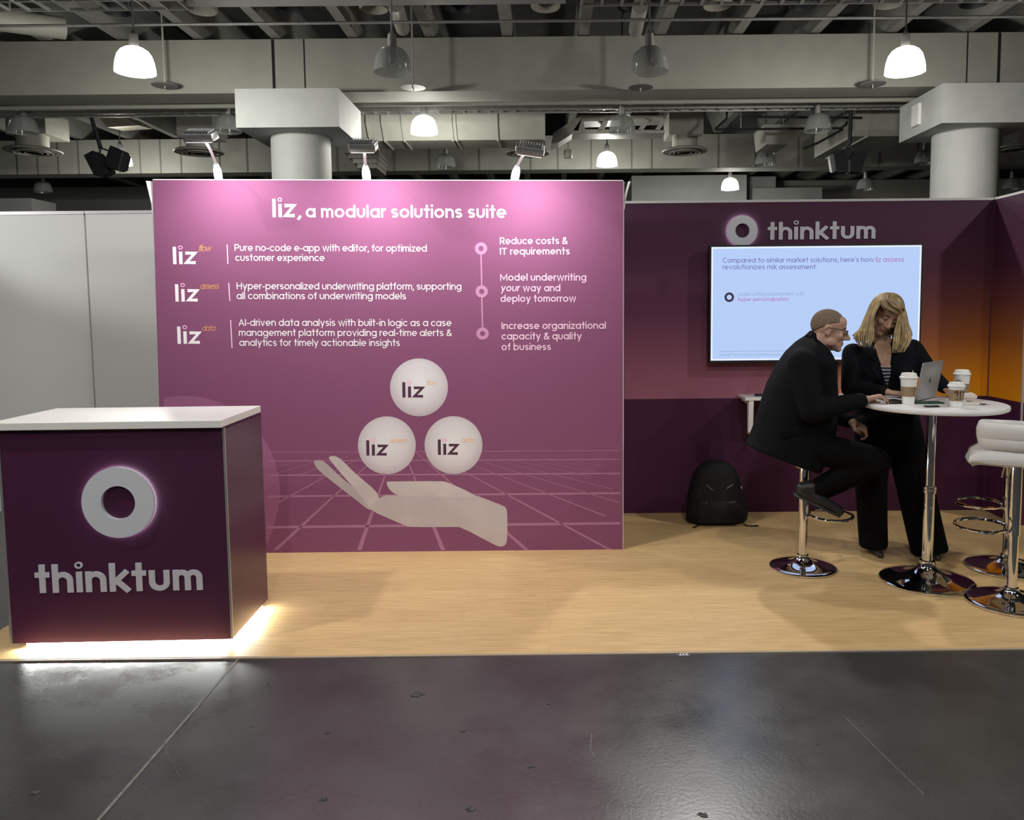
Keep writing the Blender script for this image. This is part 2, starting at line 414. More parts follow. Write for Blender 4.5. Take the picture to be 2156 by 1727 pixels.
def gradient_print(name, axis_a, a_rng, z_rng, cols):
    """printed two-way colour run: cols = ((low a, low z),(low a, high z),(high a, low z),(high a, high z)) with a mid band in z"""
    m = bpy.data.materials.new(name); m.use_nodes = True; nt = m.node_tree; b = nt.nodes['Principled BSDF']
    tc = nt.nodes.new('ShaderNodeTexCoord'); sp = nt.nodes.new('ShaderNodeSeparateXYZ'); nt.links.new(tc.outputs['Object'], sp.inputs[0])
    def mrange(sock, rng):
        q = nt.nodes.new('ShaderNodeMapRange'); q.inputs[1].default_value, q.inputs[2].default_value = rng; nt.links.new(sock, q.inputs[0]); return q.outputs[0]
    fa = mrange(sp.outputs[axis_a], a_rng); fz = mrange(sp.outputs[2], z_rng)
    def ramp(stops):
        r = nt.nodes.new('ShaderNodeValToRGB'); e = r.color_ramp.elements
        while len(e) < len(stops): e.new(.5)
        for k, (p, c) in enumerate(stops): e[k].position = p; e[k].color = tuple(c)+(1,)
        nt.links.new(fz, r.inputs[0]); return r.outputs[0]
    mx = nt.nodes.new('ShaderNodeMix'); mx.data_type = 'RGBA'; nt.links.new(fa, mx.inputs['Factor'])
    nt.links.new(ramp(cols[0]), mx.inputs[6]); nt.links.new(ramp(cols[1]), mx.inputs[7])
    nt.links.new(mx.outputs[2], b.inputs['Base Color']); b.inputs['Roughness'].default_value = .6; b.inputs['Specular IOR Level'].default_value = .3
    return m
CONC = floor_concrete(); OAK = wood_vinyl()
PAINT = mat('grey_painted_concrete', (.37, .37, .33), .75, noise=(3, .06), bump=(40, .05))
PAINT2 = mat('pale_painted_concrete', (.45, .46, .455), .7, noise=(4, .05), bump=(40, .05))
DARKC = mat('dark_ceiling_paint', (.10, .10, .10), .85, noise=(2, .2))
RIB = mat('ceiling_rib_paint', (.33, .33, .31), .8, noise=(2, .1))
DUCT = mat('duct_paint', (.42, .42, .37), .55, noise=(5, .06))
STEEL = mat('galvanised_steel', (.42, .42, .41), .45, .6, noise=(12, .12))
VOID = mat('black_void', (.012, .012, .013), .9)
BLACK = mat('matt_black', (.012, .012, .016), .6)
WHITEP = mat('white_plastic', (.80, .80, .79), .4, noise=(30, .02))
PANELW = mat('white_wall_panel', (.70, .71, .69), .55, noise=(1.2, .03))
PURPLE = mat('deep_purple_print', (.062, .014, .046), .5, spec=.3, noise=(60, .05))
PRINT = mat('purple_fabric_print', (.235, .080, .165), .75, spec=.25, noise=(140, .04), bump=(300, .05))
WHITEI = mat('white_print_ink', (.90, .86, .88), .7)
PINKI = mat('pale_pink_print_ink', (.86, .58, .74), .7)
ROSEI = mat('rose_print_ink', (.52, .24, .40), .7)
ROSEI2 = mat('faint_rose_print_ink', (.31, .11, .22), .7)
GRIDI = mat('mauve_line_ink', (.40, .175, .30), .7)
AMBERI = mat('amber_print_ink', (.85, .42, .13), .7)
HOTI = mat('pink_dot_ink', (.92, .42, .72), .7)
PLUMI = mat('plum_print_ink', (.075, .022, .055), .7)
CHROME = mat('chrome', (.80, .80, .81), .06, 1.0)
ALU = mat('brushed_aluminium', (.55, .56, .57), .32, .9, noise=(20, .04))
LEATHER = mat('white_leatherette', (.74, .73, .72), .42, noise=(40, .02), bump=(120, .06))
TRIM = mat('satin_aluminium_trim', (.62, .60, .60), .4, .5)

# ------------------------------------------------------------------ floor, platform, walls
b = MB().bb((-24, -7, -.1), (24, 34, 0)); floor = build('floor', b, CONC); tag(floor, kind='structure', label='dark polished concrete hall floor')
# saw-cut joint with pale dust, a scratch and scuffs
DUST = mat('dusty_joint_filler', (.19, .185, .165), .8, noise=(30, .3))
DUST2 = mat('scratch_dust', (.115, .115, .11), .7, noise=(60, .4)); DUST3 = mat('scuff_dust', (.085, .085, .08), .9, noise=(90, .5), spec=.1)
def strip(name, pts, w, m, z=.0004):
    P = [at_z(x, y, 0) for x, y in pts]; q = MB()
    q.ribbon([(p.x, p.y) for p in P], w, False, lambda a, b_, zz: V3((a, b_, z+zz)), .001)
    return build(name, q, m, floor)
strip('floor_joint', ((502, 1387), (400, 1505), (300, 1620), (180, 1757)), .011, DUST)
strip('scratch', ((1782, 1512), (1860, 1590), (1946, 1674)), .004, DUST2)
strip('scratch', ((1502, 1470), (1530, 1535)), .003, DUST2)
strip('scratch', ((1246, 1545), (1243, 1575), (1252, 1597)), .006, DUST2)
strip('scratch', ((340, 1550), (358, 1600), (378, 1637)), .002, DUST2)
def scuff(px, py, r, seed):
    rnd = random.Random(seed); c = at_z(px, py, 0); q = MB(); n = 14
    q.prism([c+V3((r*(.15+.75*rnd.random())*math.cos(2*PI*k/n)*1.2, r*(.15+.75*rnd.random())*math.sin(2*PI*k/n), .001)) for k in range(n)], (0, 0, .0006))
    build('scuff_mark', q, DUST3, floor)
for k, (x, y, r) in enumerate(((880, 1462, .035), (690, 1544, .014), (975, 1540, .012), (682, 1684, .02), (1722, 1566, .012), (68, 1672, .025), (990, 1705, .02), (1155, 1483, .012), (530, 1532, .008), (565, 1440, .01), (1480, 1716, .02), (1120, 1615, .015), (1412, 1434, .01), (1815, 1528, .008))): scuff(x, y, r, k)

PZ = .006
A = at_z(0, 1327, PZ); yF = at_z(1150, 1375, PZ).y
xL = A.x; yB = 6.13
fl = at_z(0, 1388.5, PZ); fr_ = at_z(2156, 1363.5, PZ)
sl = (fr_.y-fl.y)/(fr_.x-fl.x)
def yfront(x): return fl.y+sl*(x-fl.x)
b = MB().prism([(xL, yfront(xL), 0), (9, yfront(9), 0), (9, yB, 0), (xL, yB, 0)], (0, 0, PZ))
plat = build('platform_floor', b, OAK); tag(plat, kind='structure', label='pale oak vinyl booth floor')
b = MB().prism([(xL, yfront(xL)-.012, 0), (9, yfront(9)-.012, 0), (9, yfront(9)-.0005, 0), (xL, yfront(xL)-.0005, 0)], (0, 0, PZ*.8))
tag(build('trim_1', b, mat('beige_edge_strip', (.50, .40, .30), .5)), kind='structure', label='beige edge strip along the oak booth floor')

YW = at_z(1312, 1081, PZ).y                      # back wall plane
xc = at_y(2079, 850, YW).x                        # inner corner with the right return
zt = at_y(1700, 425, YW).z
xl = at_y(1290, 700, YW).x
zb = at_y(1400, 840, YW).z                        # colour change
print('YW', YW, 'xc', xc, 'zt', zt, 'zb', zb, 'plat', yF, xL)
UP0 = [(0, (.36, .135, .205)), (.12, (.32, .115, .18)), (.42, (.15, .045, .10)), (.72, (.075, .020, .055)), (1, (.06, .016, .046))]
UP1 = [(0, (.80, .33, .006)), (.10, (.70, .26, .008)), (.30, (.33, .105, .022)), (.48, (.16, .045, .035)), (.66, (.085, .022, .045)), (1, (.058, .017, .05))]
WALLP = gradient_print('sunset_gradient_print', 0, (xl+1.0, xc-.15), (zb, zt), (UP0, UP1))
b = MB().bb((xl, YW, zb), (xc, YW+.05, zt)); wb = build('wall_back', b, WALLP); tag(wb, kind='structure', label='dark purple to orange booth back wall')
b = MB().bb((xl, YW, PZ), (xc, YW+.05, zb)); build('lower_panel', b, PURPLE, wb)
b = MB().bb((xl, YW-.004, zt), (xc+.05, YW+.05, zt+.018)); build('cap_rail', b, TRIM, wb)
b = MB().bb((at_y(1560, 900, YW).x-.9, YW-.0015, PZ), (at_y(1560, 900, YW).x-.899, YW, zt)); build('panel_seam', b, PLUMI, wb)
yR = CAM.y+ (xc)/((at_y(2146, 1000, 1).x))        # front end of the right return
WALLR = gradient_print('sunset_gradient_print_return', 1, (0, 30), (zb, zt), (UP1, UP1))
b = MB().bb((xc, yR, zb), (xc+.05, YW+.05, zt)); wr = build('wall_right', b, WALLR); tag(wr, kind='structure', label='orange booth return wall beside the table')
b = MB().bb((xc, yR, PZ), (xc+.05, YW+.05, zb)); build('lower_panel', b, PURPLE, wr)
b = MB().bb((xc-.004, yR-.004, PZ), (xc+.006, yR+.01, zt+.012)); build('edge_trim', b, TRIM, wr)
b = MB().bb((xc-.004, yR, zt), (xc+.054, YW, zt+.018)); build('cap_rail', b, TRIM, wr)
b = MB().bb((xc-.006, YW-.006, PZ), (xc, YW, zt)); build('corner_seam', b, PLUMI, wr)
# rows of white system walls left of the booth
zl = at_y(180, 451, 6.25).z
for k, (x0, x1) in enumerate(((-400, 183), (184.5, 350))):
    xa, xb_ = at_y(x0, 560, 6.25).x, at_y(x1, 560, 6.25).x
    if k == 0: xa = -9
    else: xb_ += .9
    b = MB().bb((xa+.003, 6.25, .0), (xb_-.003, 6.29, zl))
    o = build('wall_left', b, PANELW, bevel=.003); tag(o, kind='structure', label='white partition wall panel left of the display')
    build('top_rail', MB().bb((xa, 6.245, zl), (xb_, 6.295, zl+.025)), TRIM, o)
# hall far wall and sides
tag(build('wall_far', MB().bb((-24, 33, 0), (24, 33.3, 8)), mat('far_wall_grey', (.12, .12, .12), .8, noise=(.5, .2))), kind='structure', label='dark far wall of the hall')

# ------------------------------------------------------------------ display wall with the printed graphic
BL = at_z(344, 1166.5, PZ); BR = at_z(1311, 1157, PZ)
nrm = V3(((BR-BL).y, -(BR-BL).x, 0)).normalized()
if nrm.y > 0: nrm = -nrm
DP = Plane(BL, nrm)
TL, TR = DP.hit(321, 379), DP.hit(1312, 381)
DU = (BR-BL).normalized(); DV = V3((0, 0, 1))
print('display', BL, BR, TL.z, TR.z, (BR-BL).length)
back = -nrm*.045
b = MB().prism([BL, BR, TR, TL], back)
disp = build('display_wall', b, PRINT, loc=(BL+BR)/2)
tag(disp, 'large purple fabric display wall printed with a hand holding three balls', 'display wall')
b = MB()
for p, q in ((BL, TL), (TL, TR), (TR, BR)):
    b.tube([p-nrm*.012, q-nrm*.012], .0075, 8)
tag(build('edge_trim', b, mat('white_frame_edge', (.82, .80, .80), .4), disp), label='white edge piping')
b = MB()                                           # feet and struts behind
for t in (.15, .5, .85):
    p = BL.lerp(BR, t)-nrm*.05; q = p+V3((0, 0, 2.1))-nrm*.0
    b.tube([q-V3((0, 0, .4)), p-nrm*.35+V3((0, 0, .01))], .012, 8); b.tube([p+V3((0, 0, .01)), p-nrm*.38+V3((0, 0, .01))], .012, 8)
build('rear_strut', b, STEEL, disp)
def flap(inner, outer):                            # loose end strips that curl away from the frame
    q = MB(); R = []
    for (a, c) in zip(inner, outer):
        P0 = DP.hit(*a)-nrm*.03; P1 = DP.hit(*c)-nrm*.012
        d = (P1-P0); k = d.cross(V3((0, 0, 1))).normalized()*.003
        R.append([P0-k, P1-k, P1+k, P0+k])
    q.loft(R); tag(build('end_strip', q, mat('white_frame_edge', (.82, .80, .80), .4), disp, smooth=True), label='white curling end strip')
flap(((321, 381), (325, 440), (329, 520), (334, 640), (343, 860)), ((305, 380), (317, 430), (323, 520), (330, 640), (341, 860)))
flap(((1313, 440), (1314, 420), (1319, 398), (1324.5, 381)), ((1315, 440), (1317, 420), (1322.5, 398), (1328, 381)))
def on(px, py, off): return DP.hit(px, py, off)
def poly_on(name, pts, off, m, label=None):
    q = MB(); q.prism([on(x, y, off) for x, y in pts], back*.004); return tag(build(name, q, m, disp), label=label)
Z1 = lambda x, y: (560+x/2.837, 720+y/2.837)
def circ_px(cx, cy, r, n=60): return [(cx+r*math.cos(2*PI*k/n), cy+r*math.sin(2*PI*k/n)) for k in range(n)]
# big rose disc at the left
def clip_poly(pts, xmin, ymax):
    return [(max(x, xmin), min(y, ymax)) for x, y in pts]
poly_on('printed_disc', clip_poly(circ_px(388, 1035, 201, 90), 345, 1160), .0002, ROSEI2)
poly_on('printed_disc', [Z1(x, y) for x, y in ((0, 600), (40, 690), (72, 780), (84, 880), (72, 1010), (45, 1110), (12, 1200), (-60, 1230), (-60, 560))], .0003, ROSEI2)
# perspective floor lines
b = MB(); vx, vy = 790, 566
def lim(k, y): return vx + (555+505*k-vx)*(y-vy)/(1250-vy)
for k in range(-8, 11):
    # split in steps so lines thin out towards the horizon
    ys = [655, 690, 740, 800, 880, 960, 1040, 1120, 1200, 1244]
    for y0, y1 in zip(ys, ys[1:]):
        x0, x1 = lim(k, y0), lim(k, y1)
        if max(x0, x1) > 2112 or min(x0, x1) < 16: continue
        w0, w1 = 14*(y0-vy)/684, 14*(y1-vy)/684
        q = [Z1(x0-w0, y0), Z1(x0+w0, y0), Z1(x1+w1, y1), Z1(x1-w1, y1)]
        b.prism([on(x, y, .0004) for x, y in q], back*.004)
for yl, yr, h in ((660, 650, 1.6), (712, 702, 2.6), (798, 786, 4), (924, 904, 5.5), (1108, 1084, 7.5)):
    q = [Z1(10, yl-h), Z1(2116, yr-h), Z1(2116, yr+h), Z1(10, yl+h)]
    b.prism([on(x, y, .0004) for x, y in q], back*.004)
build('printed_floor_lines', b, GRIDI, disp)
# hand
HANDM = mat('printed_hand_tone', (.52, .455, .465), .7, noise=(6, .05))
HANDM2 = mat('printed_hand_tone_dark', (.47, .405, .42), .7, noise=(6, .05))
HANDM3 = mat('printed_hand_tone_light', (.58, .515, .52), .7, noise=(6, .05))
def smooth_poly(pts, it=2):
    for _ in range(it):
        o = []
        for i in range(len(pts)):
            a, c = pts[i], pts[(i+1) % len(pts)]
            o += [(a[0]*.75+c[0]*.25, a[1]*.75+c[1]*.25), (a[0]*.25+c[0]*.75, a[1]*.25+c[1]*.75)]
        pts = o
    return pts
fing1 = [(284, 722), (292, 708), (328, 706), (358, 722), (480, 840), (660, 965), (640, 1005), (606, 1001), (545, 950), (430, 862), (308, 764)]
fing2 = [(374, 694), (382, 684), (404, 680), (432, 690), (460, 712), (530, 784), (694, 920), (640, 985), (615, 990), (560, 912), (470, 812), (386, 712)]
palm = [(604, 998), (640, 968), (694, 917), (790, 917), (1000, 905), (1225, 906), (1400, 972), (1436, 990), (1442, 1030), (1442, 1170), (1434, 1212), (1404, 1226), (1370, 1216), (1165, 1106), (1120, 1106), (870, 1107), (835, 1100)]
thumb = [(721, 848), (722, 836), (740, 834), (1048, 832), (1084, 838), (1230, 904), (1260, 930), (1000, 925), (800, 919), (765, 906), (740, 886), (726, 862)]
poly_on('printed_hand', [Z1(*p) for p in smooth_poly(fing1)], .0006, HANDM2)
poly_on('printed_hand', [Z1(*p) for p in smooth_poly(fing2)], .0007, HANDM3)
poly_on('printed_hand', [Z1(*p) for p in smooth_poly(palm, 1)], .0008, HANDM)
poly_on('printed_hand', [Z1(*p) for p in smooth_poly(thumb, 1)], .0009, HANDM3)
# balls: printed radial tone
def ball_mat():
    m = bpy.data.materials.new('printed_ball'); m.use_nodes = True; nt = m.node_tree; bs = nt.nodes['Principled BSDF']
    tc = nt.nodes.new('ShaderNodeTexCoord'); mp = nt.nodes.new('ShaderNodeMapping'); mp.inputs['Location'].default_value = (-.5, -.5, -.55)
    vm = nt.nodes.new('ShaderNodeVectorMath'); vm.operation = 'LENGTH'
    nt.links.new(tc.outputs['Generated'], mp.inputs[0])
    vm0 = nt.nodes.new('ShaderNodeVectorMath'); vm0.operation = 'MULTIPLY'; vm0.inputs[1].default_value = (1, 0, 1)
    nt.links.new(mp.outputs[0], vm0.inputs[0]); nt.links.new(vm0.outputs[0], vm.inputs[0])
    r = nt.nodes.new('ShaderNodeValToRGB'); e = r.color_ramp.elements
    e[0].position = .1; e[0].color = (.80, .80, .82, 1); e[1].position = .56; e[1].color = (.50, .42, .47, 1)
    q = e.new(.36); q.color = (.70, .67, .70, 1)
    nt.links.new(vm.outputs['Value'], r.inputs[0]); nt.links.new(r.outputs[0], bs.inputs['Base Color']); bs.inputs['Roughness'].default_value = .7
    return m
BALLM = ball_mat()
for (cx, cy) in ((882.2, 815.9), (814.5, 938.0), (954.8, 937.5)):
    poly_on('printed_ball', circ_px(cx, cy, 61), .0010, BALLM)
NF = DP.n
def wr_(name, rows, w, m, off=.0012, slant=0, ring=False, ringm=None, lab=None, gap=.14):
    q = MB(); rq = MB()
    for (s, x0, y0, x1, y1, xh) in rows:
        p0, p1 = on(x0, y0, off), on(x1, y1, off)
        xw = (on(x0, y0-xh, off)-p0).length
        text_on(q, s, p0, p1, NF, xw, w, slant=slant, ring_dot=ring, ring_mb=rq, gap=gap)
    o = tag(build(name, q, m, disp), label=lab)
    if rq.v: build('ring_dot', rq, ringm or m, o)
    return o
def liz(x0, x1, yb, xh, m, sub, sx0, sx1, sy, sxh, subm):
    o = wr_('product_logo', [('liz', x0, yb, x1, yb, xh)], .25, m, ring=True, ringm=HOTI, lab='liz %s logo' % sub, gap=.2)
    q = MB(); p0, p1 = on(sx0, sy, .0012), on(sx1, sy, .0012)
    text_on(q, sub, p0, p1, NF, (on(sx0, sy-sxh*1.1, .0012)-p0).length, .12, slant=.35, gap=.06)
    build('script_word', q, subm, o)
wr_('headline', [('liz', 574, 457.5, 621, 457.5, 28)], .25, WHITEI, ring=True, ringm=HOTI, gap=.2)
wr_('headline', [(',', 627, 457.5, 634, 457.5, 20), ('a modular solutions suite', 644, 458, 1066, 459, 19.5)], .22, WHITEI)
liz(364.6, 412.7, 556.4, 26.5, WHITEI, 'flow', 417, 443, 529.5, 9, AMBERI)
liz(369.5, 417, 635.3, 26.5, WHITEI, 'assess', 421, 460, 608.4, 8, AMBERI)
liz(374, 421.4, 724.3, 26.5, WHITEI, 'data', 425, 452, 697, 8, AMBERI)
liz(847.3, 891.3, 837.4, 23.5, PLUMI, 'flow', 896, 920, 811, 7, AMBERI)
liz(771.5, 814.8, 959.7, 23.5, PLUMI, 'assess', 819.8, 857.8, 933, 7, AMBERI)
liz(922, 964.3, 958, 23.5, PLUMI, 'data', 970, 997, 932.5, 7, AMBERI)
for (a, c) in (((478, 515), (480, 556)), ((481.5, 596), (484, 634)), ((485.5, 674), (488.5, 733))):
    poly_on('printed_divider', [(a[0]-1.1, a[1]), (a[0]+1.1, a[1]), (c[0]+1.1, c[1]), (c[0]-1.1, c[1])], .0012, PINKI)
T = .172
wr_('body_text', [('Pure no-code e-app with editor, for optimized', 494, 528.5, 898.5, 530, 10.8), ('customer experience', 495.5, 549.5, 683.4, 550, 10.8)], T, WHITEI)
wr_('body_text', [('Hyper-personalized underwriting platform, supporting', 498.4, 609.3, 971.4, 610.3, 10.8), ('all combinations of underwriting models', 498.4, 630, 855, 630.5, 10.8)], T, WHITEI)
wr_('body_text', [('AI-driven data analysis with built-in logic as a case', 502.3, 686.3, 950.5, 687, 10.8), ('management platform providing real-time alerts &', 503, 707.5, 951, 708, 10.8), ('analytics for timely actionable insights', 504, 728.5, 842, 729, 10.8)], T, WHITEI)
T = .20
wr_('benefit_text', [('Reduce costs &', 1052.5, 514.5, 1194.8, 514, 11), ('IT requirements', 1052.5, 536.5, 1199.7, 536, 11)], T, PINKI)
q1 = wr_('benefit_text', [('Model underwriting', 1053, 591.3, 1234.5, 591, 11), ('way and', 1101, 613.7, 1179.7, 613.5, 11), ('deploy tomorrow', 1053.7, 636, 1213, 635.6, 11)], T, PINKI)
q = MB(); p0, p1 = on(1053.7, 613.7, .0012), on(1093, 613.7, .0012); text_on(q, 'your', p0, p1, NF, .034, T, slant=.2); build('italic_word', q, PINKI, q1)
wr_('benefit_text', [('Increase organizational', 1056, 693.3, 1275.6, 692.5, 11), ('capacity & quality', 1056, 715.2, 1225, 714.8, 11), ('of business', 1056, 737.6, 1160, 737.4, 11)], T, PINKI)
pr = [(1012.8, 523.5), (1014.3, 614), (1016, 702.7)]
for (x, y) in pr:
    o_ = on(x, y, .0012); q = MB().ring(o_, DU, DV, NF, (on(x+13, y, .0012)-o_).length, (on(x+5.3, y, .0012)-o_).length, .0008); build('printed_ring', q, ROSEI, disp)
for (a, c) in zip(pr, pr[1:]):
    poly_on('printed_connector', [(a[0]-1.6, a[1]+12), (a[0]+1.6, a[1]+12), (c[0]+1.6, c[1]-12), (c[0]-1.6, c[1]-12)], .0012, ROSEI)

# ------------------------------------------------------------------ flood lights on arms above the display
LEDF = mat('flood_lens', (.9, .9, .9), .4, emit=(1, .97, .95), strength=6)
def flood(bx, by, elbow, armtop, hl, hr, hh, label, tilt):
    base = DP.hit(bx, by)-nrm*.02; org = V3((base.x, base.y, base.z))
    o = thing('flood_light', org, label, 'light', 'flood lights clamped along the top of the display wall')
    yb = base.y
    e = at_y(*elbow, yb-.01); t = at_y(*armtop, yb-.42)
    q = MB(); R = []
    for k, (w, f) in enumerate(((.026, 0), (.028, .25), (.027, .6), (.018, .85), (.009, 1))):
        p = base.lerp(e, f); R.append([p+V3((w*math.cos(2*PI*j/12), .018*math.sin(2*PI*j/12), 0)) for j in range(12)])
    q.loft(R); build('clamp_bracket', q, WHITEP, o, smooth=True)
    build('arm', MB().tube([e-V3((0, 0, .01)), e.lerp(t, .5)+V3((0, 0, .01)), t], .009, 8), WHITEP, o, smooth=True)
    L = at_y(*hl, yb-.46); R_ = at_y(*hr, yb-.46); c = (L+R_)/2; ax = (R_-L); ln = ax.length; ax.normalize()
    aim = V3((c.x+.10*tilt, yb+.02, 1.55)); dn = (aim-c).normalized(); side = ax.cross(dn).normalized()
    if side.y > 0: side = -side
    Mx = Matrix((ax, side, -dn)).transposed()
    hd = build('lamp_head', MB().rbox(c, (ln, .11, .05), .012, Mx), ALU, o, smooth=True)
    build('lens', MB().box(c+dn*.027, (ln*.86, .085, .0012), Mx), LEDF, hd)
    q = MB()
    for k in range(9): q.box(c+ax*((k-4)*ln*.1)-dn*.03, (ln*.03, .10, .014), Mx)
    build('cooling_fin', q, ALU, hd)
    l = light('flood_beam', 'AREA', c+dn*.034, 11.5, (1, .95, .98), ln*.8, aim=aim, size_y=.07, spread=math.radians(172))
flood(458, 378, (455, 343), (431, 294), (391, 287), (453, 287), 20, 'slanting flood light on the display wall above the liz flow logo', 1)
flood(771, 379, (769, 346), (767, 316), (737, 308), (793, 308), 20, 'upright flood light in the middle of the display wall top', 0)
flood(1083, 379, (1089, 347), (1109, 320), (1087, 311), (1146, 319), 20, 'flood light leaning towards the room over the ring list', -1)

# ------------------------------------------------------------------ reception counter
cf = at_z(489.5, 1346, .035); cfl = at_z(25, 1355.5, .035); cbr = at_z(567.5, 1262, .035)
fd = (cf-cfl); fd.z = 0; fw = fd.length; fd.normalize(); bd = V3((-fd.y, fd.x, 0)); dep = (cbr-cf).dot(bd)
zct = 1.6+(at_y(470, 899.8, cf.y).z-1.6)
print('counter', cf, cfl, fw, dep, zct)
CP = Plane(cf, -bd)
o = thing('reception_counter', (cf+cfl)/2+bd*dep/2-V3((0, 0, .035-PZ)), 'dark purple reception counter with a white top and a glowing ring', 'counter')
def cpt(u, v, z): return cfl+fd*u+bd*v+V3((0, 0, z-.035))
b = MB().prism([cpt(0, 0, .035), cpt(fw, 0, .035), cpt(fw, dep, .035), cpt(0, dep, .035)], (0, 0, zct-.035)); cab = build('cabinet', b, PURPLE, o)
COUNTS = mat('satin_purple_laminate', (.070, .020, .048), .30, spec=.5)
b = MB().prism([cpt(fw+.0005, .008, .04), cpt(fw+.003, .008, .04), cpt(fw+.003, dep-.004, .04), cpt(fw+.0005, dep-.004, .04)], (0, 0, zct-.05)); build('side_panel', b, COUNTS, o)
for u, v in ((0, 0), (fw, 0)): build('edge_trim', MB().box(cpt(u, v, (zct+.035)/2), (.010, .010, zct-.04)), mat('slim_silver_trim', (.50, .49, .50), .35, .7), o)
b = MB().prism([cpt(-.03, -.035, zct+.002), cpt(fw+.002, -.035, zct+.002), cpt(fw+.002, dep+.0, zct+.002), cpt(-.03, dep, zct+.002)], (0, 0, .036)); build('counter_top', b, mat('white_laminate', (.80, .80, .76), .35, noise=(8, .02)), o, bevel=.003)
b = MB().prism([cpt(.06, .05, PZ), cpt(fw-.05, .05, PZ), cpt(fw-.05, dep-.05, PZ), cpt(.06, dep-.05, PZ)], (0, 0, .04)); build('plinth', b, BLACK, o)
LEDS = mat('led_strip', (1, 1, 1), .5, emit=(1.0, .98, .90), strength=15)
b = MB()
b.prism([cpt(.06, .012, .010), cpt(fw-.03, .012, .010), cpt(fw-.03, .040, .010), cpt(.06, .040, .010)], (0, 0, .024))
b.prism([cpt(fw-.040, .04, .010), cpt(fw-.012, .04, .010), cpt(fw-.012, dep-.05, .010), cpt(fw-.040, dep-.05, .010)], (0, 0, .024))
build('light_strip', b, LEDS, o)
for (u, v, dx, L) in ((fw/2, .008, -bd, fw*.92), (fw-.008, dep/2, fd, dep*.8)):
    p_ = cpt(u, v, .030); light('strip_spill', 'AREA', p_, 6.5*L, (.94, 1, .95), L, aim=p_+dx-V3((0, 0, .22)), size_y=.012)
SIGN = mat('pale_grey_sign_face', (.64, .65, .71), .45)
SIGN2 = mat('pale_grey_letter', (.60, .58, .65), .45)
HALO = mat('sign_backlight', (1, 1, 1), .5, emit=(.80, 1.0, .86), strength=15)
def sign(plane, U, ringc, rpx, ripx, words, w, parent, standoff, letters_depth):
    N = plane.n; c = plane.hit(*ringc, standoff); Vv = V3((0, 0, 1))
    r1 = (plane.hit(ringc[0]+rpx, ringc[1], standoff)-c).length; r0 = (plane.hit(ringc[0]+ripx, ringc[1], standoff)-c).length
    rg = tag(build('ring_sign', MB().ring(c, U, Vv, N, r1, r0, .012), SIGN, parent, smooth=30), label='pale grey ring with a lit halo')
    build('backlight', MB().ring(c-N*.013, U, Vv, N, r1*.97, r1*.90, .006), HALO, rg)
    build('inner_return', MB().ring(c-N*.010, U, Vv, N, r0*1.06, r0*1.0, standoff-.011), SIGN, rg, smooth=30)
    q = MB(); rq = MB(); s, x0, y0, x1, y1, xh = words
    p0, p1 = plane.hit(x0, y0, letters_depth), plane.hit(x1, y1, letters_depth)
    text_on(q, s, p0, p1, N, (plane.hit(x0, y0-xh, letters_depth)-p0).length, w, depth=letters_depth*.9, ring_dot=True, ring_mb=q, gap=.13)
    tag(build('lettering', q, SIGN2, parent), label='pale grey raised letters thinktum')
sign(CP, fd, (248, 1059), 76.5, 36.2, ('thinktum', 75, 1249.5, 427, 1242.5, 43), .25, o, .022, .006)

# ------------------------------------------------------------------ wall sign, television, wall shelf
SP = Plane((0, YW, 0), (0, -1, 0))
o = thing('wall_sign', at_y(1690, 500, YW), 'pale grey ring and thinktum lettering above the television', 'sign')
sign(SP, V3((1, 0, 0)), (1563.5, 485.5), 31.8, 15, ('thinktum', 1616.5, 505, 1843, 502.5, 27), .25, o, .024, .007)
tc_ = at_y(1718, 640, YW); tvY = YW-.095; TP = Plane((0, tvY, 0), (0, -1, 0))
p = [TP.hit(*q) for q in ((1500, 519.5), (1942.5, 517), (1932, 757.5), (1494.5, 757.5))]
x0 = (p[0].x+p[3].x)/2; x1 = (p[1].x+p[2].x)/2; z0 = (p[2].z+p[3].z)/2; z1 = (p[0].z+p[1].z)/2
o = thing('television', (tc_.x, YW-.05, z0), 'wide wall television showing a pale blue slide', 'television')
b = MB().bb((x0-.014, tvY+.001, z0-.018), (x1+.014, tvY+.05, z1+.014)); build('bezel', b, BLACK, o, bevel=.004)
build('wall_mount', MB().bb((tc_.x-.3, tvY+.05, z0+.2), (tc_.x+.3, YW-.001, z1-.2)), BLACK, o)
SCR = mat('lit_screen', (.02, .02, .02), .25, emit=(.465, .615, .93), strength=1.0)
scr = build('screen', MB().bb((x0, tvY-.001, z0), (x1, tvY+.004, z1)), SCR, o)
WHT = mat('lit_screen_white', (.02, .02, .02), .3, emit=(.80, .88, 1.0), strength=1.0)
b = MB(); e = .012
b.bb((x0, tvY-.0014, z0), (x1, tvY-.0011, z0+e)); b.bb((x0, tvY-.0014, z1-e), (x1, tvY-.0011, z1)); b.bb((x0, tvY-.0014, z0), (x0+e, tvY-.0011, z1)); b.bb((x1-e, tvY-.0014, z0), (x1, tvY-.0011, z1))
build('slide_border', b, WHT, scr)
STXT = mat('lit_screen_violet', (.02, .02, .02), .4, emit=(.16, .15, .42), strength=1.0)
SPNK = mat('lit_screen_magenta', (.02, .02, .02), .4, emit=(.42, .16, .52), strength=1.0)
SGRY = mat('lit_screen_grey', (.02, .02, .02), .4, emit=(.30, .36, .62), strength=1.0)
SDRK = mat('lit_screen_dark', (.02, .02, .02), .4, emit=(.03, .02, .06), strength=1.0)
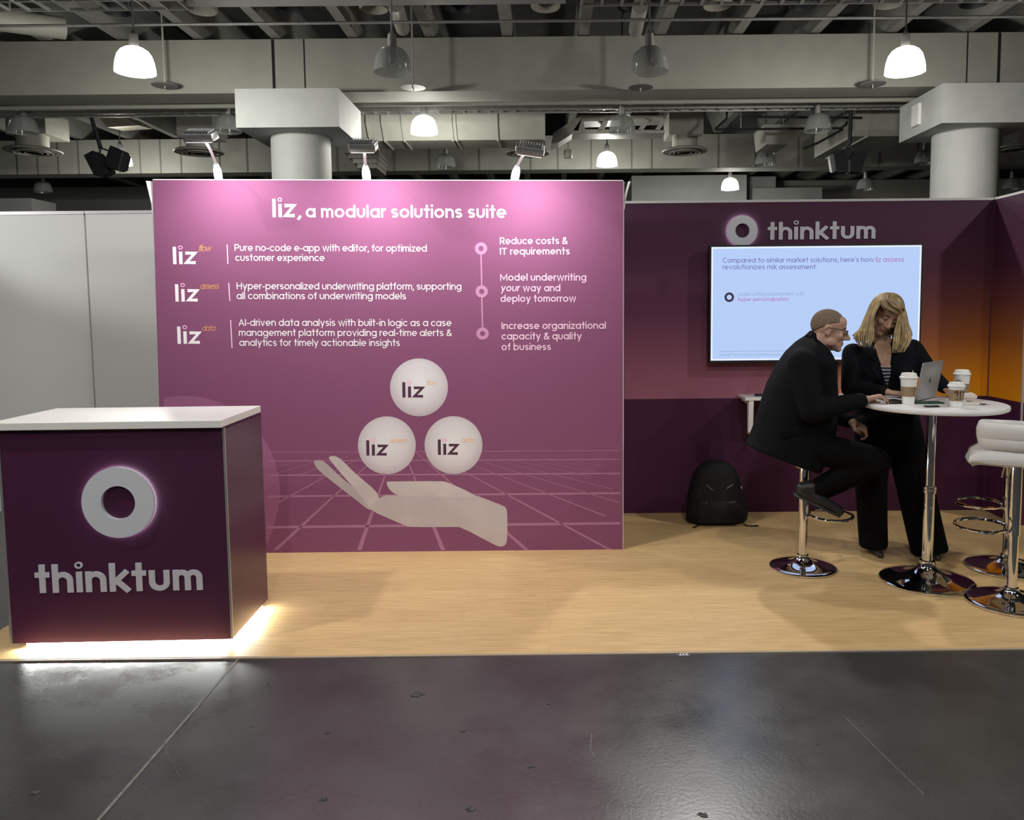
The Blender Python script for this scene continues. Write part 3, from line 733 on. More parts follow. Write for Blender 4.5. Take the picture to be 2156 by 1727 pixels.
def tvtext(rows, w, m, name='slide_text'):
    q = MB()
    for (s, a, c, d, e_, xh) in rows:
        p0, p1 = TP.hit(a, c, .0022), TP.hit(d, e_, .0022); text_on(q, s, p0, p1, TP.n, (TP.hit(a, c-xh, .0022)-p0).length, w, depth=.0004)
    build(name, q, m, scr)
tvtext([("Compared to similar market solutions, here's how", 1521.5, 553.3, 1840, 551.6, 7.6), ('revolutionizes risk assessment:', 1521.5, 567.3, 1719.7, 566.8, 7.6)], .17, STXT)
tvtext([('liz assess', 1844, 551.6, 1903.5, 551.2, 7.6)], .17, SPNK)
tvtext([('Underwriting assessment with', 1554, 623.3, 1693, 622.5, 6)], .15, SGRY)
tvtext([('hyper-personalization', 1554, 634.3, 1660.5, 633.8, 6)], .17, SPNK)
tvtext([('Copyright Proprietary and Confidential Document'.replace('D', 'd'), 1514, 749.5, 1645, 749.3, 4)], .16, SGRY, 'slide_footer')
build('slide_rule', MB().bb((TP.hit(1516, 740).x, tvY-.0022, TP.hit(1516, 740.8).z), (TP.hit(1900, 740).x, tvY-.0018, TP.hit(1516, 739.8).z)), SGRY, scr)
c = TP.hit(1535.4, 626, .0022); build('slide_icon', MB().ring(c, V3((1, 0, 0)), V3((0, 0, 1)), TP.n, .036, .019, .0004), SDRK, scr)
build('cable', MB().tube([at_y(1762, 757, YW-.01), at_y(1762, 800, YW-.012), at_y(1761, 850, YW-.012)], .006, 6), BLACK, o)

sh0 = at_y(1549, 829, YW); yS = YW-.235; zs = at_y(1570, 838, yS).z
xs0 = at_y(1569, 838, yS).x
o = thing('wall_shelf', (xs0+.35, YW, zs), 'narrow white wall shelf under the television behind the seated man', 'shelf')
build('board', MB().bb((xs0, yS, zs-.022), (xs0+1.3, YW-.0005, zs)), WHITEP, o, bevel=.003)
for dx in (.03, 1.2):
    q = MB(); x = xs0+dx
    prof = [(YW-.001, zs-.022), (yS+.004, zs-.022), (yS+.004, zs-.05), (YW-.045, zs-.29), (YW-.001, zs-.29)]
    pf = [(yS+.006, zs-.022), (yS+.006, zs-.05), (yS+.02, zs-.26), (yS+.045, zs-.275), (yS+.06, zs-.05), (YW-.001, zs-.045), (YW-.001, zs-.022)]
    q.prism([(x, y, z) for y, z in pf], (.035, 0, 0)); build('bracket', q, WHITEP, o)
c = at_y(1606, 827, YW-.13); c.z = zs+.009
q = MB().rbox((c.x+.02, c.y, c.z), (.16, .045, .018), .012); r = build('remote_control', q, BLACK, smooth=True, loc=(c.x+.02, c.y, zs)); tag(r, 'black remote control lying on the white wall shelf', 'remote control')
# ------------------------------------------------------------------ bar table
tb = at_z(1951, 1224, PZ); zt_ = None
ttop = at_y(1972, 848, tb.y); ZT = ttop.z
tcx = (at_y(1820, 850, tb.y).x+at_y(2127, 846, tb.y).x)/2; tr = (at_y(2127, 846, tb.y).x-at_y(1820, 850, tb.y).x)/2*.920
tcx = tcx-.022
print('table', tb, 'top z', ZT, 'r', tr, tcx)
o = thing('bar_table', (tb.x, tb.y, PZ), 'round white bar table on a chrome trumpet foot', 'table')
TX = tcx
prof = [(.001, ZT-.028), (tr-.012, ZT-.028), (tr-.003, ZT-.024), (tr, ZT-.014), (tr-.003, ZT-.003), (tr-.01, ZT), (.001, ZT)]
build('tabletop', MB().lathe(prof, (TX, tb.y, 0), 72), mat('white_table_laminate', (.78, .77, .78), .3, noise=(6, .02)), o, smooth=30)
def trumpet(cx, cy, R, rpost, h):
    pr = [(.001, PZ), (R-.004, PZ), (R, PZ+.004), (R, PZ+.010), (R-.006, PZ+.014)]
    for k in range(1, 13):
        t = k/12; pr.append((rpost+.004+(R-.012-rpost)*(1-t)**2.3, PZ+.015+(h-.015)*t**1.35))
    return MB().lathe(pr, (cx, cy, 0), 56)
rb = tr*.62
build('base', trumpet(tb.x, tb.y, .255, .038, .125), CHROME, o, smooth=True)
zc_ = at_y(1957, 1027, tb.y).z
build('post', MB().cyl((tb.x, tb.y, PZ+.12), (tb.x, tb.y, zc_), .030, n=32), CHROME, o, smooth=True)
build('collar', MB().lathe([(.030, zc_-.03), (.036, zc_-.028), (.036, zc_-.012), (.032, zc_-.01), (.037, zc_-.006), (.037, zc_+.008), (.03, zc_+.012)], (tb.x, tb.y, 0), 32), CHROME, o, smooth=True)
build('upper_post', MB().cyl((tb.x+.0, tb.y, zc_), (tb.x+.0, tb.y, ZT-.03), .026, n=32), CHROME, o, smooth=True)
build('mounting_plate', MB().cyl((tb.x, tb.y, ZT-.036), (tb.x, tb.y, ZT-.0285), .12, n=32), CHROME, o, smooth=True)

# ------------------------------------------------------------------ bar stools
def stool(px, py, seat_z, rz, label, R=.20, with_seat=True, ring_a=0.0, back=True, foot_z=.30):
    c = at_z(px, py, PZ)
    o = thing('bar_stool', (c.x, c.y, PZ), label, 'stool', 'white bar stools round the bar table')
    x, y = c.x, c.y
    build('base', trumpet(x, y, R, .03, .085), CHROME, o, smooth=True)
    zm = foot_z+.0
    build('post', MB().cyl((x, y, PZ+.07), (x, y, zm), .025, n=28), CHROME, o, smooth=True)
    build('piston_cover', MB().cyl((x, y, zm-.01), (x, y, seat_z-.09), .030, n=28), CHROME, o, smooth=True)
    build('seat_plate', MB().cyl((x, y, seat_z-.10), (x, y, seat_z-.066), .05, .09, n=28), CHROME, o, smooth=True)
    a = ring_a; d = V3((math.cos(a), math.sin(a), 0)); e = V3((-d.y, d.x, 0)); P = []
    for k in range(25):
        t = -PI*.88+2*PI*.88*k/24
        P.append(V3((x, y, zm+.02))+d*(.155+.125*math.cos(t))+e*(.145*math.sin(t)))
    P = [V3((x, y, zm+.0))+d*.028-e*.012]+P+[V3((x, y, zm+.0))+d*.028+e*.012]
    build('footrest', MB().tube(P, .009, 8), CHROME, o, smooth=True)
    build('lever', MB().tube([V3((x, y, seat_z-.085))+e*.03, V3((x, y, seat_z-.10))+e*.12+d*.03, V3((x, y, seat_z-.15))+e*.15+d*.04], .006, 8), CHROME, o, smooth=True)
    if not back:
        build('seat', MB().lathe([(.001, seat_z-.066), (.10, seat_z-.066), (.128, seat_z-.05), (.132, seat_z-.03), (.12, seat_z-.008), (.001, seat_z)], (x, y, 0), 40), LEATHER, o, smooth=True)
        return o
    f = V3((math.cos(rz), math.sin(rz), 0)); s_ = V3((-f.y, f.x, 0)); O = V3((x, y, seat_z))
    # wave-shaped cushion: rolls over at the front edge
    q = MB(); R_ = []
    for (u, zc, th) in ((.200, -.075, .012), (.195, -.064, .028), (.17, -.050, .042), (.10, -.036, .05), (0, -.032, .054), (-.10, -.034, .062), (-.16, -.038, .072), (-.195, -.040, .076), (-.212, -.040, .060), (-.220, -.042, .02)):
        ring = []; hw = .228 if u < .12 else .228-.05*((u-.12)/.08)**2
        for k in range(20):
            t = 2*PI*k/20; ct, st = math.cos(t), math.sin(t)
            ring.append(O+f*u+s_*(hw*math.copysign(abs(ct)**.45, ct))+V3((0, 0, zc+th/2*math.copysign(abs(st)**.6, st)-(.022*abs(ct)**5))))
        R_.append(ring)
    build('seat', q.loft(R_), LEATHER, o, smooth=True)
    q = MB(); R_ = []
    for (z, off, th, hw) in ((.006, -.195, .03, .165), (.012, -.197, .045, .180), (.03, -.200, .052, .186), (.052, -.205, .050, .190), (.060, -.207, .042, .192), (.068, -.209, .050, .194), (.11, -.214, .050, .196), (.130, -.217, .040, .190), (.140, -.218, .02, .178)):
        ring = []
        for k in range(20):
            t = 2*PI*k/20; ct, st = math.cos(t), math.sin(t); w = hw*math.copysign(abs(ct)**.4, ct)
            ring.append(O+f*(off+.05*(w/.2)**2+th/2*math.copysign(abs(st)**.6, st))+s_*w+V3((0, 0, z)))
        R_.append(ring)
    build('backrest', q.loft(R_), LEATHER, o, smooth=True)
    return o
zs1 = at_y(1690, 950, at_z(1690, 1196, PZ).y).z
stool(1690, 1196, zs1, 0, 'bar stool with a chrome foot under the seated man', R=.196, back=False, ring_a=-.25, foot_z=at_y(1690, 1088, at_z(1690, 1196, PZ).y).z)
fy = at_z(2129, 1269, PZ)
stool(2129, 1269, 1.6-(983-640)/1650*(fy.y-.12)+.078, math.radians(62), 'white bar stool in front, its low back towards the room', R=.225, ring_a=math.radians(150), foot_z=at_y(2125, 1122, fy.y).z)
fy2 = at_z(2118, 1196, PZ)
stool(2118, 1196, at_y(2130, 944, fy2.y).z, math.radians(235), 'bar stool half hidden behind the front stool, its foot ring showing', R=.225, ring_a=math.radians(150), foot_z=at_y(2110, 1072, fy2.y).z)

# ------------------------------------------------------------------ things on the bar table
CARD = mat('kraft_cardboard', (.30, .205, .12), .8, noise=(60, .08)); CUPW = mat('white_paper_cup', (.80, .80, .76), .55, noise=(40, .02)); LIDW = mat('white_plastic_lid', (.82, .82, .80), .35)
INK = mat('dark_brown_ink', (.045, .035, .025), .8)
def cup(px, py, h, rt, rb_, s0, s1, label, stick=False, marks=None):
    c = at_z(px, py, ZT+.0005); o = thing('coffee_cup', c, label, 'cup', 'takeaway coffee cups on the bar table'); x, y, z = c
    rad = lambda t: rb_+(rt-rb_)*t
    build('cup_body', MB().lathe([(.001, 0), (rb_-.002, 0), (rb_, .002), (rb_, .004), (rt, h*.86), (rt+.0015, h*.865)], c, 40), CUPW, o, smooth=True)
    sw = build('sleeve', MB().lathe([(rad(s0)+.0005, h*.86*s0), (rad(s0)+.0022, h*.86*s0), (rad(s1)+.0022, h*.86*s1), (rad(s1)+.0005, h*.86*s1)], c, 40, cap=False), CARD, o, smooth=True)
    z0 = h*.86
    build('lid', MB().lathe([(rt+.002, z0-.006), (rt+.0045, z0-.005), (rt+.005, z0+.001), (rt+.0025, z0+.004), (rt-.001, z0+.006), (rt-.004, z0+.0175), (rt-.0075, h-.0005), (rt-.0095, h), (rt-.013, h-.002), (.001, h-.003)], c, 40), LIDW, o, smooth=True)
    if stick: build('stirrer', MB().tube([c+V3((rt*.45, -.005, h-.01)), c+V3((rt*.40, -.008, h+.014))], .0016, 6), CUPW, o)
    if marks:
        q = MB()
        for (a0, zz, pts, w) in marks:
            P = []
            def fr(u, v, d, a0=a0):
                t = v; r = rad(s0+(s1-s0)*t)+.0026+d*.5; a = a0+u
                return c+V3((r*math.sin(a), -r*math.cos(a), h*.86*(s0+(s1-s0)*t)))
            q.ribbon(pts, w, False, fr, .0004)
        build('sleeve_print', q, INK, sw)
def dig(s, a0, da, w=.16):
    out = []
    S = {'2': [(-.18, .68), (-.10, .84), (.06, .86), (.16, .72), (.10, .5), (-.2, .12), (.2, .12)], '0': [(0, .12), (-.17, .3), (-.17, .7), (0, .86), (.17, .7), (.17, .3), (0, .12)], '1': [(-.1, .7), (.02, .86), (.02, .1)], '7': [(-.2, .84), (.2, .84), (-.05, .1)]}
    for k, ch in enumerate(s): out.append((a0+k*da, 0, S[ch], w))
    return out
cup(1912, 851, .176, .0445, .031, .30, .66, 'tall white coffee cup with a stirrer, beside the laptop and the hand', stick=True, marks=[(.35, 0, [(-.05, .85), (.12, .9), (.02, .3), (0, .1)], .12), (.05, 0, [(0, .3), (0, .9)], .04)])
cup(2012.5, 856.5, .134, .041, .030, .30, .82, 'short white coffee cup with dark figures printed on its sleeve', marks=dig('217', -.45, .5))
cup(2024, 838, .168, .044, .032, .25, .60, 'tall white coffee cup behind the short cup, nearest the orange wall')
# little clear tumbler with a black strap between the cups
c = at_z(2014, 842, ZT+.0005); q = MB().lathe([(.001, 0), (.016, 0), (.018, .02), (.018, .085), (.010, .096), (.009, .108), (.001, .109)], c, 24)
o = build('small_bottle', q, mat('frosted_clear_plastic', (.55, .60, .58), .2, trans=.4), loc=c, smooth=True); tag(o, 'small clear bottle with a black strap behind the short cup', 'bottle')
build('strap', MB().tube([c+V3((-.012, -.004, .104)), c+V3((0, -.01, .118)), c+V3((.015, -.012, .108)), c+V3((.026, -.012, .086)), c+V3((.024, -.01, .06))], .0026, 6), BLACK, o)
# crumpled napkin and a tray lump
def crumple(name, c, r, m, label, cat, seed, flat=.6):
    rnd = random.Random(seed); q = MB(); q.ell((0, 0, 0), (1, 1, 1), n=22, m=12)
    q.v = [V3((v.x*r[0]*(.72+.5*rnd.random()), v.y*r[1]*(.72+.5*rnd.random()), v.z*r[2]*(.75+.4*rnd.random())+r[2]*.95)) for v in q.v]
    zmin = min(v.z for v in q.v); q.v = [v+c+V3((0, 0, -zmin)) for v in q.v]
    return tag(build(name, q, m, loc=c), label, cat)
NAP = mat('paper_napkin', (.66, .58, .52), .85, noise=(40, .15))
crumple('paper_napkin', at_z(2042, 846, ZT+.0005), (.040, .022, .024), NAP, 'crumpled beige paper napkin right of the short cup', 'napkin', 3)
crumple('sugar_packet', at_z(2034, 838, ZT+.0005), (.012, .012, .038), mat('white_sugar_paper', (.78, .74, .70), .7), 'upright torn white sugar packet beside the napkin', 'packet', 5)
c = at_z(2056, 851, ZT+.0005)
tag(build('napkin_sheet', MB().rbox(c+V3((0, 0, .002)), (.13, .06, .003), .01, Matrix.Rotation(.1, 3, 'Z')), NAP, loc=c), 'flat beige napkin lying by the crumpled one', 'napkin')
c = at_z(2063, 853.5, ZT+.0005)
k_ = thing('key_ring', c, 'small bunch of keys on the napkin at the table edge', 'keys')
q = MB(); q.tube([c+V3((.014*math.cos(t), .012*math.sin(t), .006+.003*math.sin(2*t))) for t in [2*PI*k/16 for k in range(16)]], .0016, 6, closed=True); build('ring', q, CHROME, k_, smooth=True)
for a in (-.3, .5):
    q = MB().box(c+V3((.028*math.cos(a), .028*math.sin(a), .006)), (.04, .009, .002), Matrix.Rotation(a, 3, 'Z')); build('key', q, BLACK, k_)

# laptop
bl, br_ = at_z(1926.5, 844, ZT+.012), at_z(1978, 832.5, ZT+.012)
hx = (br_-bl).normalized(); LW = .312
br = bl+hx*LW
def on_sphere(px, py, c, r):
    d = ray(px, py).normalized(); oc = CAM-c; bq = d.dot(oc); cc = oc.dot(oc)-r*r; D = bq*bq-cc
    return (CAM+d*(-bq-math.sqrt(max(D, 0))))
tl = on_sphere(1948.5, 759, bl, .222)
up = (tl-bl); up = (up-hx*up.dot(hx)).normalized()
nb = hx.cross(up).normalized()
if nb.y > 0: nb = -nb                                # towards the camera: the outside of the lid
into = V3((-hx.y, hx.x, 0))
if into.dot(nb) > 0: into = -into
print('laptop hinge', bl, br_, 'real', (br_-bl).length, 'up', up, 'into', into)
LW = min(LW, (br_-bl).length*1.0) if (br_-bl).length > .26 else .29
br = bl+hx*LW
SILV = mat('silver_laptop_shell', (.46, .46, .47), .38, .55, noise=(50, .02))
o = thing('laptop', (bl+br)/2-V3((0, 0, .011)), 'open silver laptop with its lid back towards the room', 'laptop')
Ml = Matrix((hx, up, nb)).transposed()
lid = build('lid', MB().rbox((bl+br)/2+up*.111, (LW, .218, .006), .010, Ml), SILV, o, smooth=True)
build('display_screen', MB().box((bl+br)/2+up*.114-nb*.0034, (LW-.016, .19, .0006), Ml), mat('laptop_display', (.02, .02, .02), .3, emit=(.55, .62, .75), strength=.8), lid)
lc = (bl+br)/2+up*.108+nb*.0032
q = MB().prism([lc+hx*(.0135*math.cos(t)*(1-.12*math.sin(t)))+up*(.015*math.sin(t)) for t in [2*PI*k/24 for k in range(24)]], nb*.0006)
q.prism([lc+hx*(.002+.004*math.cos(t))+up*(.021+.005*math.sin(t)) for t in [2*PI*k/12 for k in range(12)]], nb*.0006)
build('lid_mark', q, mat('dark_lid_mark', (.10, .10, .11), .2, .6), lid)
Mb = Matrix((hx, into, V3((0, 0, 1)))).transposed()
bs = build('keyboard_base', MB().rbox((bl+br)/2+into*.110+V3((0, 0, .001)), (LW, .218, .012), .010, Mb), SILV, o, smooth=True)
q = MB()
for r in range(5):
    for k in range(13): q.box((bl+br)/2+into*(.03+.019*r)+hx*((k-6)*.0205)+V3((0, 0, .0075)), (.017, .016, .0015), Mb)
build('keyboard', q, BLACK, bs)
build('trackpad', MB().box((bl+br)/2+into*.165+V3((0, 0, .0073)), (.12, .075, .0006), Mb), ALU, bs)
# green notebook and phone in front of it
gc = at_z(1952, 849, ZT+.0005)
g = MB().rbox(gc+V3((0, .0, .004)), (.158, .085, .008), .004, Matrix.Rotation(.0, 3, 'Z'))
o = build('notebook', g, mat('dark_green_cover', (.022, .06, .038), .5, noise=(30, .1)), loc=gc, smooth=True); tag(o, 'dark green notebook in front of the laptop', 'notebook')
pc = at_z(1961, 857, ZT+.0005)
o = build('mobile_phone', MB().rbox(pc+V3((0, -.004, .004)), (.075, .036, .008), .006), mat('black_green_glass', (.012, .02, .017), .15), loc=pc, smooth=True); tag(o, 'small dark card case lying near the table edge before the notebook', 'phone')

# ------------------------------------------------------------------ backpack on the floor
ybp = at_z(1512, 1108, PZ).y+.05
q = MB(); R_ = []
Zp = lambda x, y: (1400+x/8.983, 950+y/8.983)
for (xl_, xr_, y, th) in ((470, 1530, 1400, .10), (430, 1585, 1330, .135), (430, 1600, 1190, .15), (445, 1590, 1080, .155), (470, 1490, 900, .155), (500, 1455, 700, .145), (560, 1420, 500, .13), (640, 1350, 370, .11), (760, 1240, 270, .085), (880, 1090, 225, .05), (950, 1020, 213, .02)):
    a = at_y(*Zp(xl_, y), ybp); c_ = at_y(*Zp(xr_, y), ybp); m_ = (a+c_)/2; hw = (c_-a).length/2
    R_.append([V3((m_.x+hw*math.copysign(abs(math.cos(t))**.75, math.cos(t)), ybp+.06+th*.8*math.copysign(abs(math.sin(t))**.75, math.sin(t)), m_.z)) for t in [2*PI*k/28 for k in range(28)]])
zmin = min(v.z for r in R_ for v in r); R_ = [[V3((v.x, v.y, v.z-zmin+PZ+.001)) for v in r] for r in R_]
NYL = mat('black_nylon', (.008, .008, .009), .7, noise=(80, .3), bump=(200, .2), spec=.25)
bpc = V3((R_[0][0].x-.15, ybp+.06, PZ))
o = thing('backpack', bpc, 'black nylon backpack slumped against the booth back wall', 'backpack')
build('bag_body', q.loft(R_), NYL, o, smooth=True)
yf = ybp+.06-.155*.8
q = MB(); R_ = []
for (xl_, xr_, y, th) in ((640, 1400, 1385, .02), (610, 1440, 1340, .045), (600, 1450, 1150, .05), (620, 1420, 1000, .04), (680, 1360, 930, .012)):
    a = at_y(*Zp(xl_, y), yf); c_ = at_y(*Zp(xr_, y), yf); m_ = (a+c_)/2; hw = (c_-a).length/2
    R_.append([V3((m_.x+hw*math.copysign(abs(math.cos(t))**.6, math.cos(t)), yf+.02+th*math.copysign(abs(math.sin(t))**.7, math.sin(t)), max(m_.z, PZ+.02))) for t in [2*PI*k/24 for k in range(24)]])
build('front_pocket', q.loft(R_), NYL, o, smooth=True)
ZIP = mat('grey_zip_pull', (.12, .12, .13), .5)
for a, c_ in (((785, 640), (905, 745)), ((1285, 630), (1175, 705)), ((1215, 985), (1325, 960)), ((760, 985), (795, 995))):
    build('zip', MB().tube([at_y(*Zp(*a), yf-.035), at_y(*Zp(*c_), yf-.035)], .0035, 6), ZIP, o)
build('reflector', MB().box(at_y(*Zp(1446, 690), ybp+.05), (.010, .006, .014)), WHITEP, o)
hd = at_y(*Zp(985, 225), ybp+.1)
build('carry_handle', MB().tube([hd+V3((-.05, 0, -.02)), hd+V3((-.03, 0, .012)), hd+V3((.03, 0, .012)), hd+V3((.05, 0, -.02))], .007, 8), NYL, o)
for pts in (((1490, 1380), (1530, 1412), (1640, 1415), (1770, 1412)), ((640, 1380), (600, 1420), (530, 1445)), ((470, 1230), (420, 1260), (405, 1300))):
    build('loose_strap', MB().tube([V3((p_.x, p_.y, max(PZ+.005, p_.z if k == 0 else PZ+.006))) for k, p_ in enumerate([at_y(*Zp(*p), ybp-.02) if k == 0 else at_z(*Zp(*p), PZ+.006) for k, p in enumerate(pts)])], .005, 6), NYL, o)

# label stuck to the concrete at the platform edge
c = at_z(1437, 1379, .0)
o = build('floor_sticker', MB().bb((c.x-.03, c.y-.012, .0), (c.x+.036, c.y+.018, .0012)), mat('blue_grey_tape', (.06, .07, .09), .5), loc=c); tag(o, 'small white printed sticker on the dark floor at the platform edge', 'sticker')
q = MB(); text_on(q, '217', c+V3((.028, .012, .0016)), c+V3((-.016, .012, .0016)), V3((0, 0, 1)), .016, .26, depth=.0003)
build('sticker_print', q, WHITEI, o)
build('sticker_rule', MB().bb((c.x-.026, c.y+.014, .0012), (c.x+.03, c.y+.0165, .0017)), mat('grey_print_ink', (.45, .45, .47), .7), o)
# ------------------------------------------------------------------ people
SKIN = mat('fair_skin', (.46, .27, .20), .5, noise=(25, .06))
SKINW = mat('warm_skin', (.42, .245, .165), .5, noise=(25, .06))
SUIT = mat('black_wool', (.0045, .005, .007), .85, noise=(90, .25), bump=(220, .25), spec=.12)
TROU = mat('black_trousers', (.0035, .0035, .0042), .85, noise=(90, .25), bump=(180, .2), spec=.1)
SHOE = mat('black_leather', (.014, .014, .015), .45)
LIP = mat('lip_skin', (.36, .15, .13), .5)
EYEW = mat('eye_white', (.60, .58, .55), .25); EYED = mat('eye_iris', (.03, .025, .02), .2); BROW = mat('brow_hair', (.11, .075, .05), .8)
def frame3(F, U):
    F = V3(F).normalized(); U = (V3(U)-F*V3(U).dot(F)).normalized(); L = U.cross(F)
    return Matrix((F, L, U)).transposed()          # local x forward, y left, z up
def head_shapes(q, O, M, s, male):
    T = lambda x, y, z: O+M @ V3((x*s, y*s, z*s))
    E = lambda c, r: q.ell(T(*c), (r[0]*s, r[1]*s, r[2]*s), M, 22, 14)
    E((-.012, 0, .032), (.098, .076, .092)); E((.026, 0, -.025), (.068, .062, .088))
    E((.040, 0, -.078), (.046, .048 if male else .042, .040)); E((.070, 0, -.104), (.022, .024, .019))
    E((-.01, 0, -.05), (.06, .058, .06)); E((.070, 0, .022), (.022, .050, .014)); E((.05, 0, .05), (.045, .058, .045))
    for y in (-1, 1):
        E((.062, .034*y, -.030), (.028, .026, .024)); E((.102, .011*y, -.040), (.010, .009, .008))
        E((-.008, .077*y, -.008), (.019, .008, .032)); E((-.004, .080*y, -.028), (.010, .007, .012)); E((-.016, .080*y, .010), (.012, .007, .014))
        E((.02, .052*y, -.07), (.034, .016, .026))
    k = 1.0 if male else .62
    E((.056, 0, .048), (.034, .052, .040))
    q.cap_cyl(T(.088, 0, .014), T(.112+.008*k, 0, -.033), .0095*s, .0085*s+.0040*s*k); E((.104, 0, -.040), (.013, .0145, .008))
    E((.083, 0, -.064), (.013, .024, .009)); E((.081, 0, -.080), (.012, .020, .009))
    return T
def face_parts(body, T, M, s, male, lids=True):
    for y in (-1, 1):
        o = build('eye', MB().ell(T(.0775, .031*y, .000), (.0115*s,)*3, M, 16, 10), EYEW, body, smooth=True)
        build('iris', MB().ell(T(.0862, .031*y, -.0045), (.0036*s, .0068*s, .0068*s), M, 12, 8), EYED, o, smooth=True)
        build('eyebrow', MB().tube([T(.090, .014*y, .021), T(.091, .032*y, .027), T(.080, .052*y, .021)], .0035*s, 6, radii=[.003*s, .0042*s, .002*s]), BROW, body, smooth=True)
        build('eyelid', MB().ell(T(.0775, .031*y, .0052), (.0128*s, .0140*s, .0085*s), M, 16, 10), SKIN if male else SKINW, body, smooth=True)
        build('eyelash', MB().tube([T(.086, .018*y, -.001), T(.0912, .031*y, -.001), T(.084, .046*y, -.002)], .0016*s, 6), EYED, body)
    lk = .62 if male else .9
    build('lips', MB().tube([T(.086, -.024, -.072), T(.0945, -.010, -.068), T(.0955, 0, -.069), T(.0945, .010, -.068), T(.086, .024, -.072)], .005*s, 8, radii=[.0015*s*lk, .0045*s*lk, .0048*s*lk, .0045*s*lk, .0015*s*lk]).tube([T(.085, -.022, -.074), T(.093, 0, -.0785), T(.085, .022, -.074)], .005*s, 8, radii=[.0015*s*lk, .0055*s*lk, .0015*s*lk]), mat('thin_lip_skin', (.38, .20, .16), .5) if male else LIP, body, smooth=True)
def hand(q, wrist, F, U, thumb, s=1.0, curl=(.35, .45, .35), spread=.0, thumb_in=.3):
    """F along the hand, U out of the back of the hand, thumb = +1/-1 side; palm, four fingers, thumb"""
    M = frame3(F, U); T = lambda x, y, z: V3(wrist)+M @ V3((x*s, y*s*thumb, z*s))
    R = []
    for (x, w, t, z) in ((-.02, .027, .021, 0), (0, .028, .020, 0), (.03, .036, .0165, 0), (.06, .041, .0145, .002), (.088, .041, .0125, .003), (.096, .036, .009, .001)):
        R.append([T(x, w*math.copysign(abs(math.cos(a))**.8, math.cos(a)), z+t*math.sin(a)) for a in [2*PI*k/18 for k in range(18)]])
    q.loft(R)
    nails = []
    for j, (y, L, r, x0) in enumerate(((.030, .072, .0092, .088), (.0105, .080, .0095, .092), (-.0095, .074, .0090, .089), (-.028, .058, .0080, .082))):
        a = 0.0; p = [x0, y, .002]; segs = (L*.45, L*.31, L*.24); rr = r; c0 = curl if not isinstance(curl[0], tuple) else curl[j]
        P = [T(*p)]; ra = [r*1.05]; dy = y*spread
        for k, sg in enumerate(segs):
            a += c0[k]*(1+.08*j); p = [p[0]+sg*math.cos(a), p[1]+dy*sg*8, p[2]-sg*math.sin(a)]; P.append(T(*p)); ra.append(r*(.95-.10*(k+1)))
        q.chain(P, [x*s for x in ra], 12)
    P = [T(.012, .022, -.006), T(.040, .044, -.014), T(.066, .050-thumb_in*.03, -.024), T(.088, .046-thumb_in*.06, -.032)]
    q.chain(P, [.016*s, .0125*s, .0105*s, .0085*s], 12)
    return T
def rings_bf(rows, Yc, n=28, pw=.8):
    """cross-sections given by their two outline points in the photo (at depth Yc) and a half-width in depth"""
    R = []
    for (b, f, hw, *rest) in rows:
        yc = rest[0] if rest else Yc
        B, F = at_y(*b, yc), at_y(*f, yc); c = (B+F)/2; d = (F-B)/2
        R.append([c+d*math.copysign(abs(math.cos(t))**pw, math.cos(t))+V3((0, hw*math.copysign(abs(math.sin(t))**pw, math.sin(t)), 0)) for t in [2*PI*k/n for k in range(n)]])
    return R
def shrink(R, k): 
    out = []
    for r in R:
        c = sum(r, V3((0, 0, 0)))/len(r); out.append([c+(p-c)*k for p in r])
    return out
def bvh_of(o):
    org = ORG[o.name]; me = o.data
    return BVHTree.FromPolygons([v.co+org for v in me.vertices], [tuple(p.vertices) for p in me.polygons])
def drape(name, pts, bv, off, m, parent, nx=8, ny=14, th=.002):
    """cloth patch laid on the figure's front"""
    ys = [p[1] for p in pts]; y0, y1 = min(ys), max(ys); G = []; n = len(pts)
    for i in range(ny+1):
        y = y0+(y1-y0)*(i/ny*.998+.001); xs = []
        for k in range(n):
            a, b = pts[k], pts[(k+1) % n]
            if (a[1]-y)*(b[1]-y) <= 0 and a[1] != b[1]: xs.append(a[0]+(b[0]-a[0])*(y-a[1])/(b[1]-a[1]))
        xa, xb = min(xs), max(xs); row = []
        for j in range(nx+1):
            d = ray(xa+(xb-xa)*j/nx, y).normalized(); h = bv.ray_cast(CAM, d)[0]
            row.append(h if h is not None else (G[-1][j] if G else CAM+d*5))
        G.append(row)
    # ease the sheet so that it hangs as one cloth
    for _ in range(2):
        G = [[G[i][j] if i in (0, ny) or j in (0, nx) else (G[i][j]*2+G[i-1][j]+G[i+1][j]+G[i][j-1]+G[i][j+1])/6 for j in range(nx+1)] for i in range(ny+1)]
    tow = lambda p, k: p+(CAM-p).normalized()*k
    F_ = [tow(p, off) for r in G for p in r]; B_ = [tow(p, off-th) for r in G for p in r]; N = len(F_); fs = []; w = nx+1
    for i in range(ny):
        for j in range(nx):
            a = i*w+j; fs += [(a, a+1, a+w+1, a+w), (N+a, N+a+w, N+a+w+1, N+a+1)]
    edge = [(0*w+j, 0*w+j+1) for j in range(nx)]+[(ny*w+j, ny*w+j+1) for j in range(nx)]+[(i*w, (i+1)*w) for i in range(ny)]+[(i*w+nx, (i+1)*w+nx) for i in range(ny)]
    for a, b in edge: fs.append((a, b, N+b, N+a))
    q = MB().add(F_+B_, fs); return build(name, q, m, parent, smooth=50)

